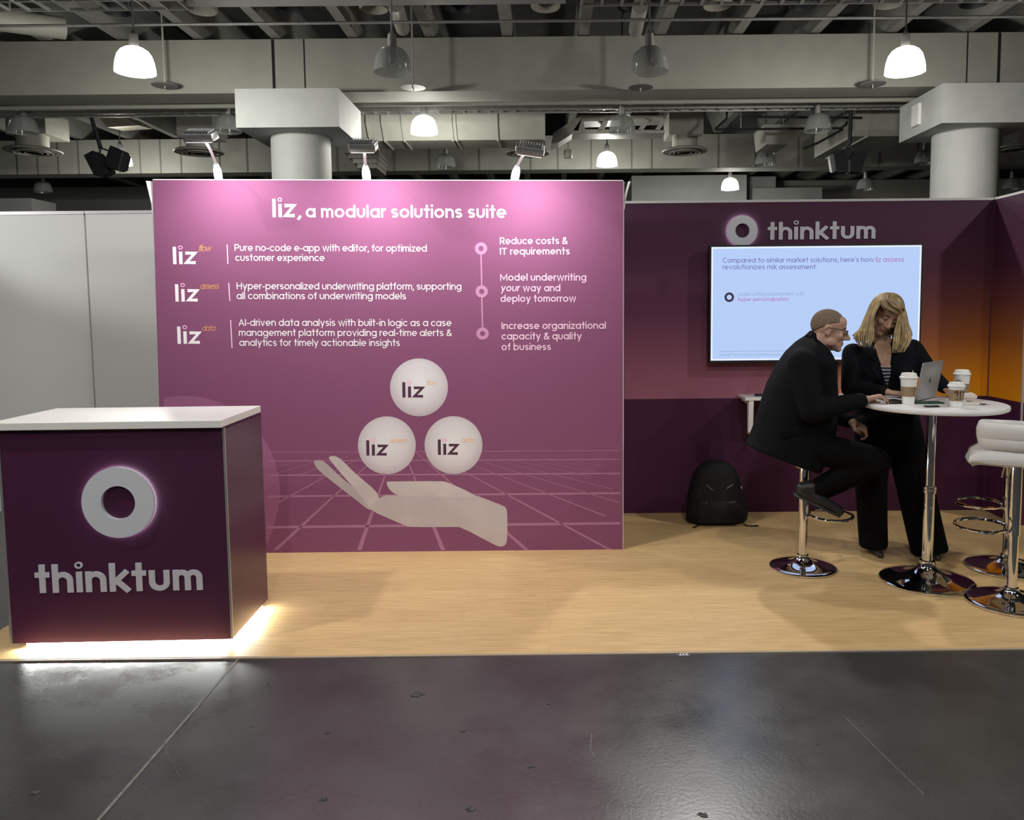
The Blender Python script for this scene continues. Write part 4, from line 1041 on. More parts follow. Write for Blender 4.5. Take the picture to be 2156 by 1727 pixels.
# ---- the seated man
YM = at_z(1690, 1196, PZ).y
YH = YM-.06
P = lambda x, y, Y=YM: at_y(x, y, Y)
yt = tb.y-.02                                        # depth of the hand on the table
HO = P(1745, 695, YH); HM = frame3((math.cos(.17), -.27, -math.sin(.17)), (math.sin(.17), 0, math.cos(.17))); HS = .98
q = MB(); T = head_shapes(q, HO, HM, HS, True)
jr = [((1572, 938), (1722, 994), .205), ((1578, 929), (1728, 978), .21), ((1590, 897), (1748, 945), .215), ((1605, 848), (1756, 885), .215), ((1620, 805), (1757, 828), .215), ((1640, 770), (1753, 792), .225), ((1661, 742), (1750, 770), .235), ((1684, 718), (1746, 754), .19), ((1704, 702), (1744, 742), .095), ((1712, 697), (1741, 738), .07)]
JR = rings_bf(jr, YM)
q.loft(shrink(JR, .86))
q.chain([T(-.015, 0, -.03), T(-.045, 0, -.105), P(1716, 745)], [.060, .060, .070])
sh_n, el_n, wr_n = P(1688, 765, YM-.19), P(1709, 866, YM-.27), P(1820, 842, yt)
sh_f, el_f, wr_f = P(1715, 770, YM+.20), P(1742, 868, YM+.20), P(1793, 889, YM+.02)
q.chain([sh_n, el_n, wr_n], [.055, .042, .028]); q.chain([sh_f, el_f, wr_f], [.055, .042, .028])
Fh = (P(1858, 830, yt)-wr_n)
hand(q, wr_n, (1, -.05, .22), (-.2, .25, 1), 1, .98, curl=((.55, .35, .25), (.6, .4, .3), (.65, .4, .3), (.7, .45, .3)), spread=.12)
hand(q, wr_f, (.75, -.25, -.45), (.55, -.55, .62), -1, 1.0, curl=(.75, .9, .6), thumb_in=.8)
hip_n, kn_n, an_n = P(1690, 940, YM-.10), P(1842, 966, YM-.16), P(1722, 1026, YM-.10)
hip_f, kn_f, an_f = P(1690, 942, YM+.10), P(1852, 972, YM+.07), P(1735, 1034, YM+.06)
q.chain([hip_n, kn_n, an_n], [.075, .055, .038]); q.chain([hip_f, kn_f, an_f], [.075, .055, .038])
sh_pts = [(1690, 1036), (1722, 1052), (1758, 1072)]
for (an, dy, dx, dd) in ((an_n, -.10, 0, 0), (an_f, .08, 8, 4)):
    pts = [P(x+dx, y+dd, YM+dy) for x, y in sh_pts]; q.chain([an, pts[0]], [.036, .03]); q.chain(pts, [.028, .028, .022])
man = blob('person', q, SKIN, None, .0055, 5, .5, loc=(P(1690, 950).x, YM, PZ))
tag(man, 'person in black suit and glasses with cropped hair, seated leaning on the table', 'person')
# jacket
q = MB(); q.loft(JR)
q.chain([sh_n, el_n], [.082, .070]); q.chain([el_n, wr_n.lerp(el_n, .5), wr_n.lerp(el_n, .08)], [.068, .058, .046])
q.chain([sh_f, el_f], [.080, .064]); q.chain([el_f, wr_f.lerp(el_f, .12)], [.062, .044])
q.ell(P(1690, 752, YM-.10), (.075, .11, .055)); q.ell(P(1690, 752, YM+.10), (.075, .11, .055))
jk = blob('jacket', q, SUIT, man, .011, 7, .5)
q = MB(); R_ = []                                     # stand-up collar
cl = rings_bf([((1697, 706), (1741, 747), .088), ((1703, 700), (1742, 741), .083), ((1707, 696), (1738, 738), .078)], YM-.02, 26, .95)
q.loft(cl+[shrink([cl[2]], .88)[0], shrink([cl[0]], .88)[0]], cap=False); build('collar', q, SUIT, jk, smooth=True)
for (a, b_, w) in (((1716, 870), (1730, 874), 0),): 
    build('pocket_flap', MB().rbox(P(1672, 908, YM-.212), (.15, .012, .05), .005, Matrix.Rotation(-.25, 3, 'Y')), SUIT, jk, smooth=True)
q = MB(); q.chain([hip_n, hip_n.lerp(kn_n, .5), kn_n], [.105, .092, .074]); q.chain([kn_n, kn_n.lerp(an_n, .5), an_n.lerp(kn_n, .02)], [.070, .066, .054])
q.chain([hip_f, hip_f.lerp(kn_f, .5), kn_f], [.105, .092, .074]); q.chain([kn_f, kn_f.lerp(an_f, .5), an_f.lerp(kn_f, .02)], [.070, .066, .054])
q.ell(P(1672, 935), (.15, .18, .085))
blob('trousers', q, TROU, man, .011, 6, .5)
def shoe(pts, parent, up=(0, 0, 1), r=(.040, .041, .033)):
    q = MB(); q.chain(pts, r, 16); d = (pts[2]-pts[0]).normalized(); n = V3((-d.z, 0, d.x)) if abs(d.x) > .3 else V3((0, 0, 1))
    if n.z < 0: n = -n
    q.cap_cyl(pts[0]-d*.01+n*.02, pts[0]+d*.03+n*.05, .040, .042)
    o = blob('shoe', q, SHOE, parent, .007, 4, .5)
    s_ = d.cross(n).normalized(); c0 = pts[0]-n*.036-d*.035; c1 = pts[2]-n*.028+d*.022; R = []
    for f in (0, .06, .3, .5, .75, .93, 1):
        w = {0: .018, .06: .034, .3: .036, .5: .038, .75: .044, .93: .034, 1: .012}[f]; p = c0.lerp(c1, f)
        R.append([p+s_*w+n*.009, p-s_*w+n*.009, p-s_*w-n*.006, p+s_*w-n*.006])
    build('sole', MB().loft(R), mat('dark_rubber_sole', (.03, .03, .032), .6), o, smooth=30)
    return o
for (dy, dx, dd) in ((-.10, 0, 0), (.08, 8, 4)):
    shoe([P(x+dx, y+dd, YM+dy) for x, y in sh_pts], man)
face_parts(man, T, HM, HS, True)
# cropped hair: shell over the crown
HAIRM = mat('cropped_grey_brown_hair', (.21, .155, .115), .9, noise=(160, .25), bump=(400, .5), spec=.15)
q = MB()
nphi, nth = 36, 14; R_ = []
for i in range(nth+1):
    ring = []
    for k in range(nphi):
        ph = 2*PI*k/nphi
        # lower limit of the hair: high on the forehead, low at the nape
        cp = math.cos(ph); lim_ = .36*max(cp, 0)**.6-.05 if cp > 0 else -.05+.62*cp
        lim_ = max(min(lim_, .40), -.6)
        th = PI/2-(PI/2-lim_)*(i/nth)
        r = 1.0
        ring.append(T(-.0125+.0985*math.cos(th)*math.cos(ph)*r, .0762*math.cos(th)*math.sin(ph)*r, .032+.0925*math.sin(th)))
    R_.append(ring)
q.loft(R_, cap=False)
hm = build('hair', q, HAIRM, man, smooth=180); hm.modifiers.new('thick', 'SOLIDIFY').thickness = .0015
# glasses
FR = mat('dark_spectacle_frame', (.02, .018, .018), .3)
q = MB()
for y in (-1, 1):
    q.tube([T(.103+.0*a, .033*y+.023*math.cos(a), -.003+.017*math.sin(a)) for a in [2*PI*k/20 for k in range(20)]], .0016, 6, closed=True)
    q.tube([T(.103, .056*y, .004), T(.096, .070*y, .006), T(.03, .083*y, .010), T(-.012, .084*y, .012), T(-.025, .083*y, -.004)], .0022, 6)
q.tube([T(.104, -.011, .002), T(.109, 0, .005), T(.104, .011, .002)], .0016, 6)
gl = build('glasses', q, FR, man, smooth=True)
GLS = mat('spectacle_lens', (.9, .92, .92), .05, trans=1.0)
GLS.node_tree.nodes['Principled BSDF'].inputs['IOR'].default_value = 1.02
for y in (-1, 1): build('lens', MB().prism([T(.1025, .033*y+.022*math.cos(a), -.003+.016*math.sin(a)) for a in [2*PI*k/20 for k in range(20)]], HM @ V3((.0015, 0, 0))), GLS, gl)
# mouse under the hand
mc = at_z(1868, 846, ZT+.0005); mc.y = yt
o = build('computer_mouse', MB().ell(mc+V3((0, 0, .004)), (.050, .029, .022)), mat('black_plastic', (.012, .012, .013), .35), loc=mc, smooth=True)
for v in o.data.vertices:
    if v.co.z < .0: v.co.z = 0.0
tag(o, 'black computer mouse under the seated person\'s hand', 'mouse')

# ---- the standing woman
YWm = at_z(1850, 1172, PZ).y+.07
Q = lambda x, y, Y=YWm: at_y(x, y, Y)
WY = YWm-.04
WO = Q(1866, 662, YWm-.10); WM = frame3((-.10, -.88, -.46), (.34, -.35, .85)); WS = .98
q = MB(); T = head_shapes(q, WO, WM, WS, False)
br_rows = [((1800, 905), (1938, 905), .125, YWm+.07), ((1803, 860), (1930, 862), .115, YWm+.07), ((1808, 815), (1921, 815), .115, YWm+.02), ((1802, 775), (1922, 772), .128, YWm-.05), ((1800, 750), (1922, 742), .115, YWm-.06), ((1810, 730), (1914, 722), .080, YWm-.04), ((1836, 716), (1890, 712), .050, YWm-.0)]
BRg = rings_bf(br_rows, YWm)
q.loft(shrink(BRg, .86)); q.chain([T(-.02, 0, -.02), T(-.03, 0, -.10), Q(1862, 735, YWm-.05)], [.048, .050, .06])
ys = YWm-.05
s1, e1, w1 = Q(1796, 745, ys), Q(1791, 818, ys-.05), Q(1868, 826, YWm-.27)
s2, e2, w2 = Q(1920, 736, ys), Q(1962, 795, ys-.06), Q(1992, 818, YWm-.20)
q.chain([s1, e1, w1], [.045, .036, .024]); q.chain([s2, e2, w2], [.045, .036, .024])
hand(q, w1, (.9, -.35, -.12), (.05, -.2, 1), 1, .88, curl=(.3, .35, .3))
hand(q, w2, (.0, -.75, -.35), (.2, -.2, 1), 1, .88, curl=(.3, .35, .3))
lg = [[Q(1838, 905), Q(1834, 1030), Q(1839, 1150)], [Q(1900, 905), Q(1930, 1042, YWm-.03), Q(1957, 1160, YWm-.06)]]
for L in lg: q.chain(L, [.075, .05, .034])
for L in lg: q.chain([L[2], V3((L[2].x, L[2].y-.05, PZ+.03))], [.028, .015])
fem = blob('person', q, SKINW, None, .0055, 5, .5, loc=(Q(1870, 900).x, YWm, PZ))
tag(fem, 'person with long blond hair in a black blazer standing behind the table', 'person')
q = MB(); q.loft(BRg)
q.chain([s1, e1], [.068, .060]); q.chain([e1, w1.lerp(e1, .12)], [.058, .040]); q.chain([s2, e2], [.068, .060]); q.chain([e2, w2.lerp(e2, .1)], [.058, .042])
q.ell(Q(1830, 785, YWm-.115), (.07, .075, .065)); q.ell(Q(1895, 783, YWm-.115), (.07, .075, .065))
bz = blob('blazer', q, SUIT, fem, .011, 7, .5)
def bvh_two(*obs):
    vv, ff = [], []
    for o_ in obs:
        k = len(vv); vv += [v.co+ORG[o_.name] for v in o_.data.vertices]; ff += [tuple(i+k for i in p.vertices) for p in o_.data.polygons]
    return BVHTree.FromPolygons(vv, ff)
bv = bvh_two(bz, fem)
CH = mat('chest_skin', (.40, .265, .165), .5, noise=(25, .05))
def stripes():
    m = bpy.data.materials.new('navy_striped_blouse'); m.use_nodes = True; nt = m.node_tree; b = nt.nodes['Principled BSDF']
    tc = nt.nodes.new('ShaderNodeTexCoord'); w = nt.nodes.new('ShaderNodeTexWave'); w.bands_direction = 'Z'; w.inputs['Scale'].default_value = 14; w.inputs['Distortion'].default_value = 1.5
    nt.links.new(tc.outputs['Object'], w.inputs['Vector']); r = nt.nodes.new('ShaderNodeValToRGB')
    r.color_ramp.elements[0].position = .45; r.color_ramp.elements[0].color = (.012, .015, .035, 1); r.color_ramp.elements[1].position = .6; r.color_ramp.elements[1].color = (.40, .42, .46, 1)
    nt.links.new(w.outputs['Color'], r.inputs[0]); nt.links.new(r.outputs[0], b.inputs['Base Color']); b.inputs['Roughness'].default_value = .8; return m
drape('blouse', [(1853, 768), (1876, 766), (1875, 790), (1868, 815), (1862, 800)], bv, .006, stripes(), fem)
drape('neckline_skin', [(1847, 716), (1870, 716), (1877, 730), (1877, 748), (1873, 774), (1858, 774), (1846, 748), (1839, 730)], bv, .0065, SKINW, fem, 10, 20)
# lapels
drape('lapel', [(1826, 722), (1838, 715), (1848, 748), (1862, 798), (1867, 818), (1850, 800), (1832, 770), (1842, 760), (1826, 748)], bv, .010, SUIT, bz)
drape('lapel', [(1884, 715), (1898, 722), (1902, 750), (1888, 760), (1896, 770), (1882, 800), (1869, 818), (1876, 785), (1880, 745)], bv, .010, SUIT, bz)
q = MB()
for L, r in ((lg[0], ((.115, .097, .088, .080))), (lg[1], (.118, .112, .112, .106))):
    p3 = V3((L[2].x, L[2].y, PZ+.035)); m1 = L[0]; 
    q.cap_cyl(m1, L[1], r[0], r[1]); q.cyl(L[1]-(L[2]-L[1]).normalized()*.03, L[2], r[1], r[2], 20); q.cyl(L[2]+V3((0, 0, .03)), p3, r[2], r[3], 20)
q.ell(Q(1869, 895), (.205, .135, .12))
blob('trousers', q, TROU, fem, .011, 6, .5)
for L in lg:
    c = V3((L[2].x, L[2].y, PZ)); sp = MB(); sp.chain([c+V3((0, .05, .034)), c+V3((0, -.03, .030)), c+V3((.0, -.115, .022))], [.030, .030, .019], 14)
    for v in sp.v: v.z = max(v.z, PZ+.004)
    blob('shoe', sp, SHOE, fem, .006, 3, .5)
face_parts(fem, T, WM, WS, False)
HAIRW = mat('blond_hair', (.40, .29, .14), .45, noise=(30, .35), spec=.5)
HAIRW2 = mat('dark_blond_hair', (.26, .18, .085), .5, noise=(30, .35), spec=.5)
# hair mass over the crown and nape, then separate locks
q = MB(); R_ = []
for i in range(17):
    ring = []
    for k in range(40):
        ph = 2*PI*k/40; c_ = math.cos(ph)
        l0 = .56 if c_ > .55 else (.56-(.55-c_)*1.5 if c_ > -.25 else -.58); l0 = max(l0, -.6)
        th = PI/2-(PI/2-l0)*(i/16)
        ring.append(T(-.016+.107*math.cos(th)*math.cos(ph), .088*math.cos(th)*math.sin(ph), .034+.103*math.sin(th)))
    R_.append(ring)
q.loft(R_, cap=False); hw = build('hair', q, HAIRW2, fem, smooth=180); hw.modifiers.new('thick', 'SOLIDIFY').thickness = .006
rnd = random.Random(11)
def lock(ctrl, n, seed, m, name='hair_lock'):
    """ctrl: rows of ((x,y,Y) outer, (x,y,Y) inner); strands run between them"""
    r_ = random.Random(seed); q = MB()
    for i in range(n):
        s_ = (i+.5)/n+r_.uniform(-.03, .03); b = r_.uniform(-1, 1); P_ = []
        ln = r_.uniform(.86, 1.0)
        for j, (a, c) in enumerate(ctrl):
            f = j/(len(ctrl)-1)
            x = a[0]+(c[0]-a[0])*s_+r_.uniform(-1.6, 1.6)*f; y = a[1]+(c[1]-a[1])*s_; Y = a[2]+(c[2]-a[2])*s_+b*.018*min(1, f*2)
            P_.append(at_y(x, y, Y))
        # smooth through the control points
        out = []
        for k in range(len(P_)-1):
            p0, p1, p2, p3 = P_[max(k-1, 0)], P_[k], P_[k+1], P_[min(k+2, len(P_)-1)]
            for t in (0, .25, .5, .75): out.append(.5*((2*p1)+(p2-p0)*t+(2*p0-5*p1+4*p2-p3)*t*t+(3*p1-p0-3*p2+p3)*t*t*t))
        out.append(P_[-1]); out = out[:max(6, int(len(out)*ln))]
        nn = len(out); q.tube(out, .006, 6, radii=[(.0030+.0026*math.sin(PI*min(1, (k+1.5)/nn*1.02))**.7)*(1 if k < nn-2 else .6) for k in range(nn)])
    return build(name, q, m, fem, smooth=180)
yh = WO.y
# on her right (photo left)
lock([((1866, 617, yh-.0), (1868, 627, yh-.085)), ((1848, 623, yh+.01), (1857, 635, yh-.085)), ((1833, 642, yh+.01), (1848, 648, yh-.075)), ((1822, 668, yh+.01), (1840, 668, yh-.075)), ((1812, 690, yh-.02), (1840, 692, yh-.07)), ((1801, 708, yh-.06), (1838, 714, yh-.085)), ((1812, 734, yh-.10), (1832, 736, yh-.11))], 64, 1, HAIRW)
lock([((1868, 617, yh+.02), (1866, 620, yh-.03)), ((1846, 626, yh+.05), (1852, 628, yh)), ((1832, 648, yh+.06), (1838, 650, yh)), ((1824, 680, yh+.05), (1832, 682, yh-.03)), ((1796, 704, yh+.02), (1824, 714, yh-.07)), ((1790, 709, yh+.0), (1822, 733, yh-.10))], 26, 2, HAIRW2)
# on her left (photo right)
lock([((1870, 617, yh-.0), (1870, 627, yh-.085)), ((1890, 625, yh+.01), (1884, 637, yh-.09)), ((1902, 644, yh+.0), (1893, 650, yh-.095)), ((1909, 672, yh-.01), (1891, 672, yh-.09)), ((1916, 698, yh-.04), (1885, 696, yh-.08)), ((1917, 720, yh-.08), (1880, 722, yh-.10)), ((1900, 746, yh-.12), (1880, 748, yh-.125))], 64, 3, HAIRW)
lock([((1870, 618, yh+.02), (1870, 620, yh-.04)), ((1892, 628, yh+.04), (1888, 630, yh-.02)), ((1905, 652, yh+.04), (1898, 652, yh-.04)), ((1912, 684, yh+.02), (1902, 684, yh-.06)), ((1919, 706, yh-.02), (1898, 712, yh-.09)), ((1906, 735, yh-.10), (1890, 752, yh-.125))], 28, 4, HAIRW2)
# forehead fringe swept to the side
lock([((1862, 620, yh-.03), (1872, 619, yh-.04)), ((1854, 634, yh-.10), (1872, 630, yh-.11)), ((1861, 650, yh-.122), (1881, 641, yh-.122)), ((1880, 659, yh-.124), (1893, 649, yh-.115)), ((1896, 667, yh-.10), (1900, 658, yh-.095))], 30, 6, HAIRW2)
lock([((1840, 650, yh+.08), (1898, 650, yh+.07)), ((1838, 690, yh+.07), (1904, 690, yh+.06)), ((1834, 726, yh+.045), (1906, 724, yh+.04))], 60, 8, HAIRW2)
lock([((1867, 617, yh-.02), (1871, 627, yh-.09)), ((1881, 620, yh-.0), (1883, 640, yh-.105)), ((1896, 634, yh+.0), (1893, 652, yh-.105)), ((1905, 654, yh-.0), (1897, 666, yh-.10))], 30, 9, HAIRW2)
# ------------------------------------------------------------------ ceiling of the hall
def zy(y, Y, x=1150): return at_y(x, y, Y).z
ZB, ZTp = zy(190, 12.2), zy(77, 12.2)              # underside and top of the long beams
ZR = ZTp+.02                                        # underside of the ribs
ZS = ZR+.75
print('beam', ZB, ZTp)
tag(build('ceiling', MB().bb((-24, -7, ZS), (24, 34, ZS+.2)), DARKC), kind='structure', label='dark coffered hall ceiling')
for k in range(-11, 12):
    x = k*1.17-.55
    tag(build('ceiling_rib', MB().bb((x-.075, 9.9, ZR+.02), (x+.075, 33, ZS)), RIB), kind='structure', label='concrete ceiling rib running away from the booth')
for (Y, k) in ((12.2, 0), (19.0, 1), (26.0, 2)):
    o = build('ceiling_beam', MB().bb((-24, Y, ZB), (24, Y+.55, ZTp)), PAINT); tag(o, kind='structure', label=('nearest', 'second', 'farthest')[k]+' long grey concrete beam across the hall')
    if k == 0:
        for x in (575.5, 641, 2036, 2103): build('expansion_joint', MB().bb((at_y(x, 130, Y).x-(.022 if x in (575.5, 2103) else .010), Y-.003, ZB+.02), (at_y(x, 130, Y).x+(.022 if x in (575.5, 2103) else .010), Y+.01, ZTp-.004)), VOID, o)
        build('lower_ledge', MB().bb((-24, Y+.55, ZB+.06), (24, Y+1.0, ZB+.42)), PAINT, o)
        build('conduit', MB().tube([(-24, Y+.75, ZB-.0), (24, Y+.75, ZB-.0)], .035, 8), PAINT, o)
    if k == 1:
        for x in list(range(-6, 420, 43))+[462, 520, 655, 710, 830, 905, 1010, 1118, 1175, 1245, 1330, 1372, 1512, 1590, 1680, 1850, 1930, 2030]:
            build('panel_joint', MB().bb((at_y(x, 330, Y).x-.02, Y-.012, ZB), (at_y(x, 330, Y).x+.012, Y+.01, ZTp)), mat('joint_grey', (.20, .20, .18), .8), o)  # beam joints as strips of a darker grey
# columns with square heads
for (x0, x1, ya, yb_, cx0, cx1, lab) in ((497, 712, 185, 269, 573, 696, 'left'), (1983, 2199, 173, 259, 1966, 2097, 'right')):
    Y = 11.6; a = at_y(x0, yb_, Y); c = at_y(x1, ya, Y); Yc = 12.35
    l_, r_ = at_y(cx0, 320, Yc).x, at_y(cx1, 320, Yc).x
    cxx = (l_+r_)/2; rr = (r_-l_)/2*.985; hw = (c.x-a.x)/2
    o = build('column', MB().cyl((cxx, Yc, 0), (cxx, Yc, a.z+.01), rr, n=56), PAINT2, smooth=True); tag(o, kind='structure', label='pale round concrete column, %s of the two' % lab)
    build('column_head', MB().bb((a.x, Y, a.z), (c.x, Y+1.38, ZTp if False else c.z)), PAINT2, o)
    if lab == 'right':
        f = at_x(1932, 243, a.x-.004)
        build('junction_box', MB().bb((a.x-.05, f.y-.11, f.z-.16), (a.x-.002, f.y+.11, f.z+.16)), WHITEP, o)
# metal grids of slotted channel near the top of the view
GRID = mat('galvanised_channel', (.36, .36, .35), .5, .4)
def grid_panel(x0, x1, Y0, Y1, z, lab, stepx=.245, stepy=.30):
    q = MB(); x = x0
    while x <= x1+.01: q.bb((x-.014, Y0, z), (x+.014, Y1, z+.035)); x += stepx
    y = Y1
    while y >= Y0: q.bb((x0, y-.014, z+.006), (x1, y+.014, z+.041)); y -= stepy
    for k in range(int((x1-x0)/1.47)+1): q.bb((x0+k*1.47, Y1-.04, z), (x0+k*1.47+.02, Y1-.02, ZS))
    tag(build('ceiling_grid', q, GRID), lab, 'ceiling grid', 'slotted channel grids under the ceiling')
zg = zy(15, 10.0)
grid_panel(at_y(-230, 15, 10).x, at_y(408, 15, 10).x, 8.6, 10.0, zg, 'open steel channel grid above the lit pendant over the reception counter')
grid_panel(at_y(1225, 13, 10).x, at_y(2350, 13, 10).x, 8.6, 10.0, zg, 'open steel channel grid above the seated man and the right column')
tag(build('ceiling_panel', MB().bb((at_y(430, 15, 10).x, 8.2, zg), (at_y(1190, 15, 10).x, 9.9, zg+.25)), mat('grey_ceiling_board', (.30, .30, .29), .7, noise=(2, .1))), kind='structure', label='solid grey ceiling board between the two channel grids')
q = MB().tube([V3((-24, 10.12, zy(44, 10.12))), V3((24, 10.12, zy(44, 10.12)))], .020, 8)
tag(build('sprinkler_pipe', q, STEEL, smooth=True), 'thin steel pipe running across in front of the nearest beam top', 'pipe')
# round cans hanging in the bays between ribs
for k in range(-5, 6):
    x = k*1.17+.04
    q = MB().lathe([(.02, .42), (.19, .42), (.20, .40), (.20, .02), (.185, 0), (.17, .02), (.165, .12), (.02, .13)], (x, 11.05, ZR-.03), 24)
    tag(build('round_duct_can', q, BLACK if k % 2 else mat('dull_cream_can', (.34, .33, .28), .6), smooth=True), 'round can between two ceiling ribs above the nearest beam', 'duct can', 'round cans between the ceiling ribs')
# diagonal round ducts in the upper left and middle
def duct_round(p, q_, r, lab):
    o = MB().cyl(p, q_, r, n=24); tag(build('round_duct', o, DUCT, smooth=True), lab, 'duct')
duct_round(at_y(-160, 20, 10.4), at_y(135, 60, 11.5), .15, 'round grey duct in the top left corner above the beam')
duct_round(at_y(832, 8, 10.35), at_y(848, 60, 11.6), .10, 'round grey duct above the unlit pendant left of middle')
duct_round(at_y(1348, 12, 10.35), at_y(1338, 64, 11.6), .10, 'round grey duct above the unlit pendant right of middle')

# ------------------------------------------------------------------ pendant lamps
GLOWM = mat('lit_prismatic_shade', (.9, .9, .88), .4, emit=(1.0, .98, .90), strength=7.0)
CLEAR = mat('dull_prismatic_shade', (.42, .44, .43), .16, spec=.8)
CLEAR.node_tree.nodes['Principled BSDF'].inputs['Alpha'].default_value = .42
def pendant_parts(lit):
    o = thing('pendant_lamp', (0, 0, 0), 'pendant', 'lamp', 'dome pendant lamps of the hall')
    sh = [(.075, .285), (.11, .28), (.155, .25), (.19, .20), (.212, .13), (.224, .06), (.228, .0)]
    inn = [(r-.008, z) for r, z in reversed(sh)]
    build('shade', MB().lathe(sh+inn, (0, 0, 0), 40, cap=False), GLOWM if lit else CLEAR, o, smooth=True)
    if lit: build('reflector', MB().lathe([(.19, .03), (.17, .10), (.12, .20), (.06, .26), (.001, .265)], (0, 0, 0), 32, cap=False), GLOWM, o, smooth=True)
    else: build('lamp_core', MB().lathe([(.001, .10), (.04, .11), (.05, .17), (.04, .25), (.03, .285)], (0, 0, 0), 20), STEEL, o, smooth=True)
    build('socket', MB().cyl((0, 0, .285), (0, 0, .44), .055, .05, 20), STEEL, o, smooth=True)
    build('hook', MB().lathe([(.05, .44), (.03, .46), (.012, .49)], (0, 0, 0), 16), STEEL, o, smooth=True)
    return o
LIT, DULL = pendant_parts(True), pendant_parts(False); used = {}
rows = [(9.6, .0, ((285, 153, 1, 'lit dome pendant before the nearest beam, over the reception counter'), (827, 153, 0, 'unlit dome pendant before the nearest beam, above the middle flood light'), (1367, 152, 0, 'unlit dome pendant before the nearest beam, above the display wall\'s right edge'), (1905, 153, 1, 'lit dome pendant before the nearest beam, near the right column head'))),
        (13.6, 0, ((50, 280, 0, 'unlit dome pendant behind the beam at the far left edge'), (480, 278, 0, 'unlit dome pendant partly behind the left column head'), (893, 281, 1, 'lit dome pendant behind the nearest beam, right of the left column'), (1310, 279, 0, 'unlit dome pendant under the beam in front of the angled duct'), (1722, 276, 0, 'unlit dome pendant beside the hanging speaker pair on the right'))),
        (17.4, 0, ((255, 347, 1, 'lit dome pendant half hidden by the hanging black speakers'), (938, 353, 0, 'unlit dome pendant low in front of the second beam, right of the left column'), (1278, 349, 1, 'lit dome pendant in front of the second beam, right of the third flood light'), (1612, 347, 0, 'unlit dome pendant in front of the second beam above the television'), (1948, 344, 0, 'unlit dome pendant mostly behind the right column'))),
        (20.9, 0, ((91, 405, 0, 'unlit distant dome pendant above the white wall panels'), (1537, 399, 1, 'lit distant dome pendant just above the purple back wall'), (1822, 399, 0, 'unlit distant dome pendant just left of the right column'), (2130, 398, 0, 'unlit distant dome pendant right of the right column')))]
for (Y, _, lamps) in rows:
    for (px, pyb, lit, lab) in lamps:
        src = LIT if lit else DULL
        o = src if src.name not in used else copy_tree(src); used[src.name] = 1
        c = at_y(px, pyb, Y); o.location = c; o['label'] = lab; ORG[o.name] = V3((0, 0, 0))
        top = (ZR if Y < 12 else ZB+.35)
        s_ = build('stem', MB().tube([V3((0, 0, .48)), V3((0, 0, ZS-c.z-.01))], .012, 8), STEEL, None, smooth=True); s_.parent = o
        if lit: light('pendant_bulb', 'POINT', c+V3((0, 0, -.06)), 330 if Y < 10 else 170, (1, .985, .89), .16)
# flat round heat plates on rods
for (px, py, lab) in ((347, 180, 'flat round plate on a rod right of the lit pendant over the counter'), (870, 184, 'flat round plate on a rod right of the unlit pendant above the middle flood light'), (1349, 184, 'flat round plate on a rod under the unlit pendant right of middle'), (1838, 177, 'flat round plate on a rod left of the lit pendant by the right column')):
    Y = 11.8; c = at_y(px, py, Y); o = thing('sprinkler', c, lab, 'sprinkler', 'sprinkler heads with round plates')
    build('plate', MB().lathe([(.001, .03), (.03, .03), (.15, .008), (.185, 0), (.18, -.006), (.001, -.012)], c, 32), mat('dull_grey_plate', (.22, .22, .21), .6), o, smooth=True)
    build('rod', MB().tube([c+V3((0, 0, .03)), c+V3((0, 0, ZS-c.z))], .014, 8), DUCT, o, smooth=True)
    build('nozzle', MB().cyl(c+V3((0, 0, -.012)), c+V3((0, 0, -.06)), .012, .006, 10), STEEL, o)

# ------------------------------------------------------------------ cable tray, ducts, diffusers, speakers
q = MB(); Y0, Y1 = 13.72, 13.92; z = zy(232, 13.72); xa, xb_ = -11.5, 7.0
q.bb((xa, Y0-.02, z), (xb_, Y0, z+.07)); q.bb((xa, Y1, z), (xb_, Y1+.02, z+.07)); x = xa
while x < xb_: q.bb((x-.02, Y0, z+.012), (x+.02, Y1, z+.05)); x += .22
tag(build('cable_tray', q, STEEL), 'long ladder cable tray running behind the nearest beam', 'cable tray')
def box_duct(x0, x1, y0, y1, Y, dep, joints, lab, chamfer=.15):
    a, c = at_y(x0, y1, Y), at_y(x1, y0, Y)
    o = thing('rectangular_duct', ((a.x+c.x)/2, Y, a.z), lab, 'duct'); ch = chamfer
    prof = [(Y, c.z), (Y, a.z+ch), (Y+ch*.9, a.z), (Y+dep, a.z), (Y+dep, c.z)]
    build('duct_body', MB().prism([(a.x, y_, z_) for y_, z_ in prof], (c.x-a.x, 0, 0)), DUCT, o)
    for j in joints:
        x = at_y(j, (y0+y1)/2, Y).x; e = .025
        pr = [(Y-e, c.z+e), (Y-e, a.z+ch-.01), (Y+ch*.9-.01, a.z-e), (Y+dep+e, a.z-e), (Y+dep+e, c.z+e)]
        build('flange', MB().prism([(x-.015, y_, z_) for y_, z_ in pr], (.03, 0, 0)), DUCT, o)
    for x in (a.x+.3, c.x-.3): build('hanger_rod', MB().tube([V3((x, Y+dep*.6, c.z-.02)), V3((x, Y+dep*.6, ZS))], .012, 6), STEEL, o)
    return o
box_duct(752, 1147, 231, 291, 14.6, 1.0, (772, 804, 846, 950, 958, 1046, 1146), 'pale rectangular duct right of the left column, behind the lit pendant', .28)
box_duct(1800, 1930, 228, 285, 14.8, 2.2, (1830,), 'grey rectangular duct beside the right column head', .1)
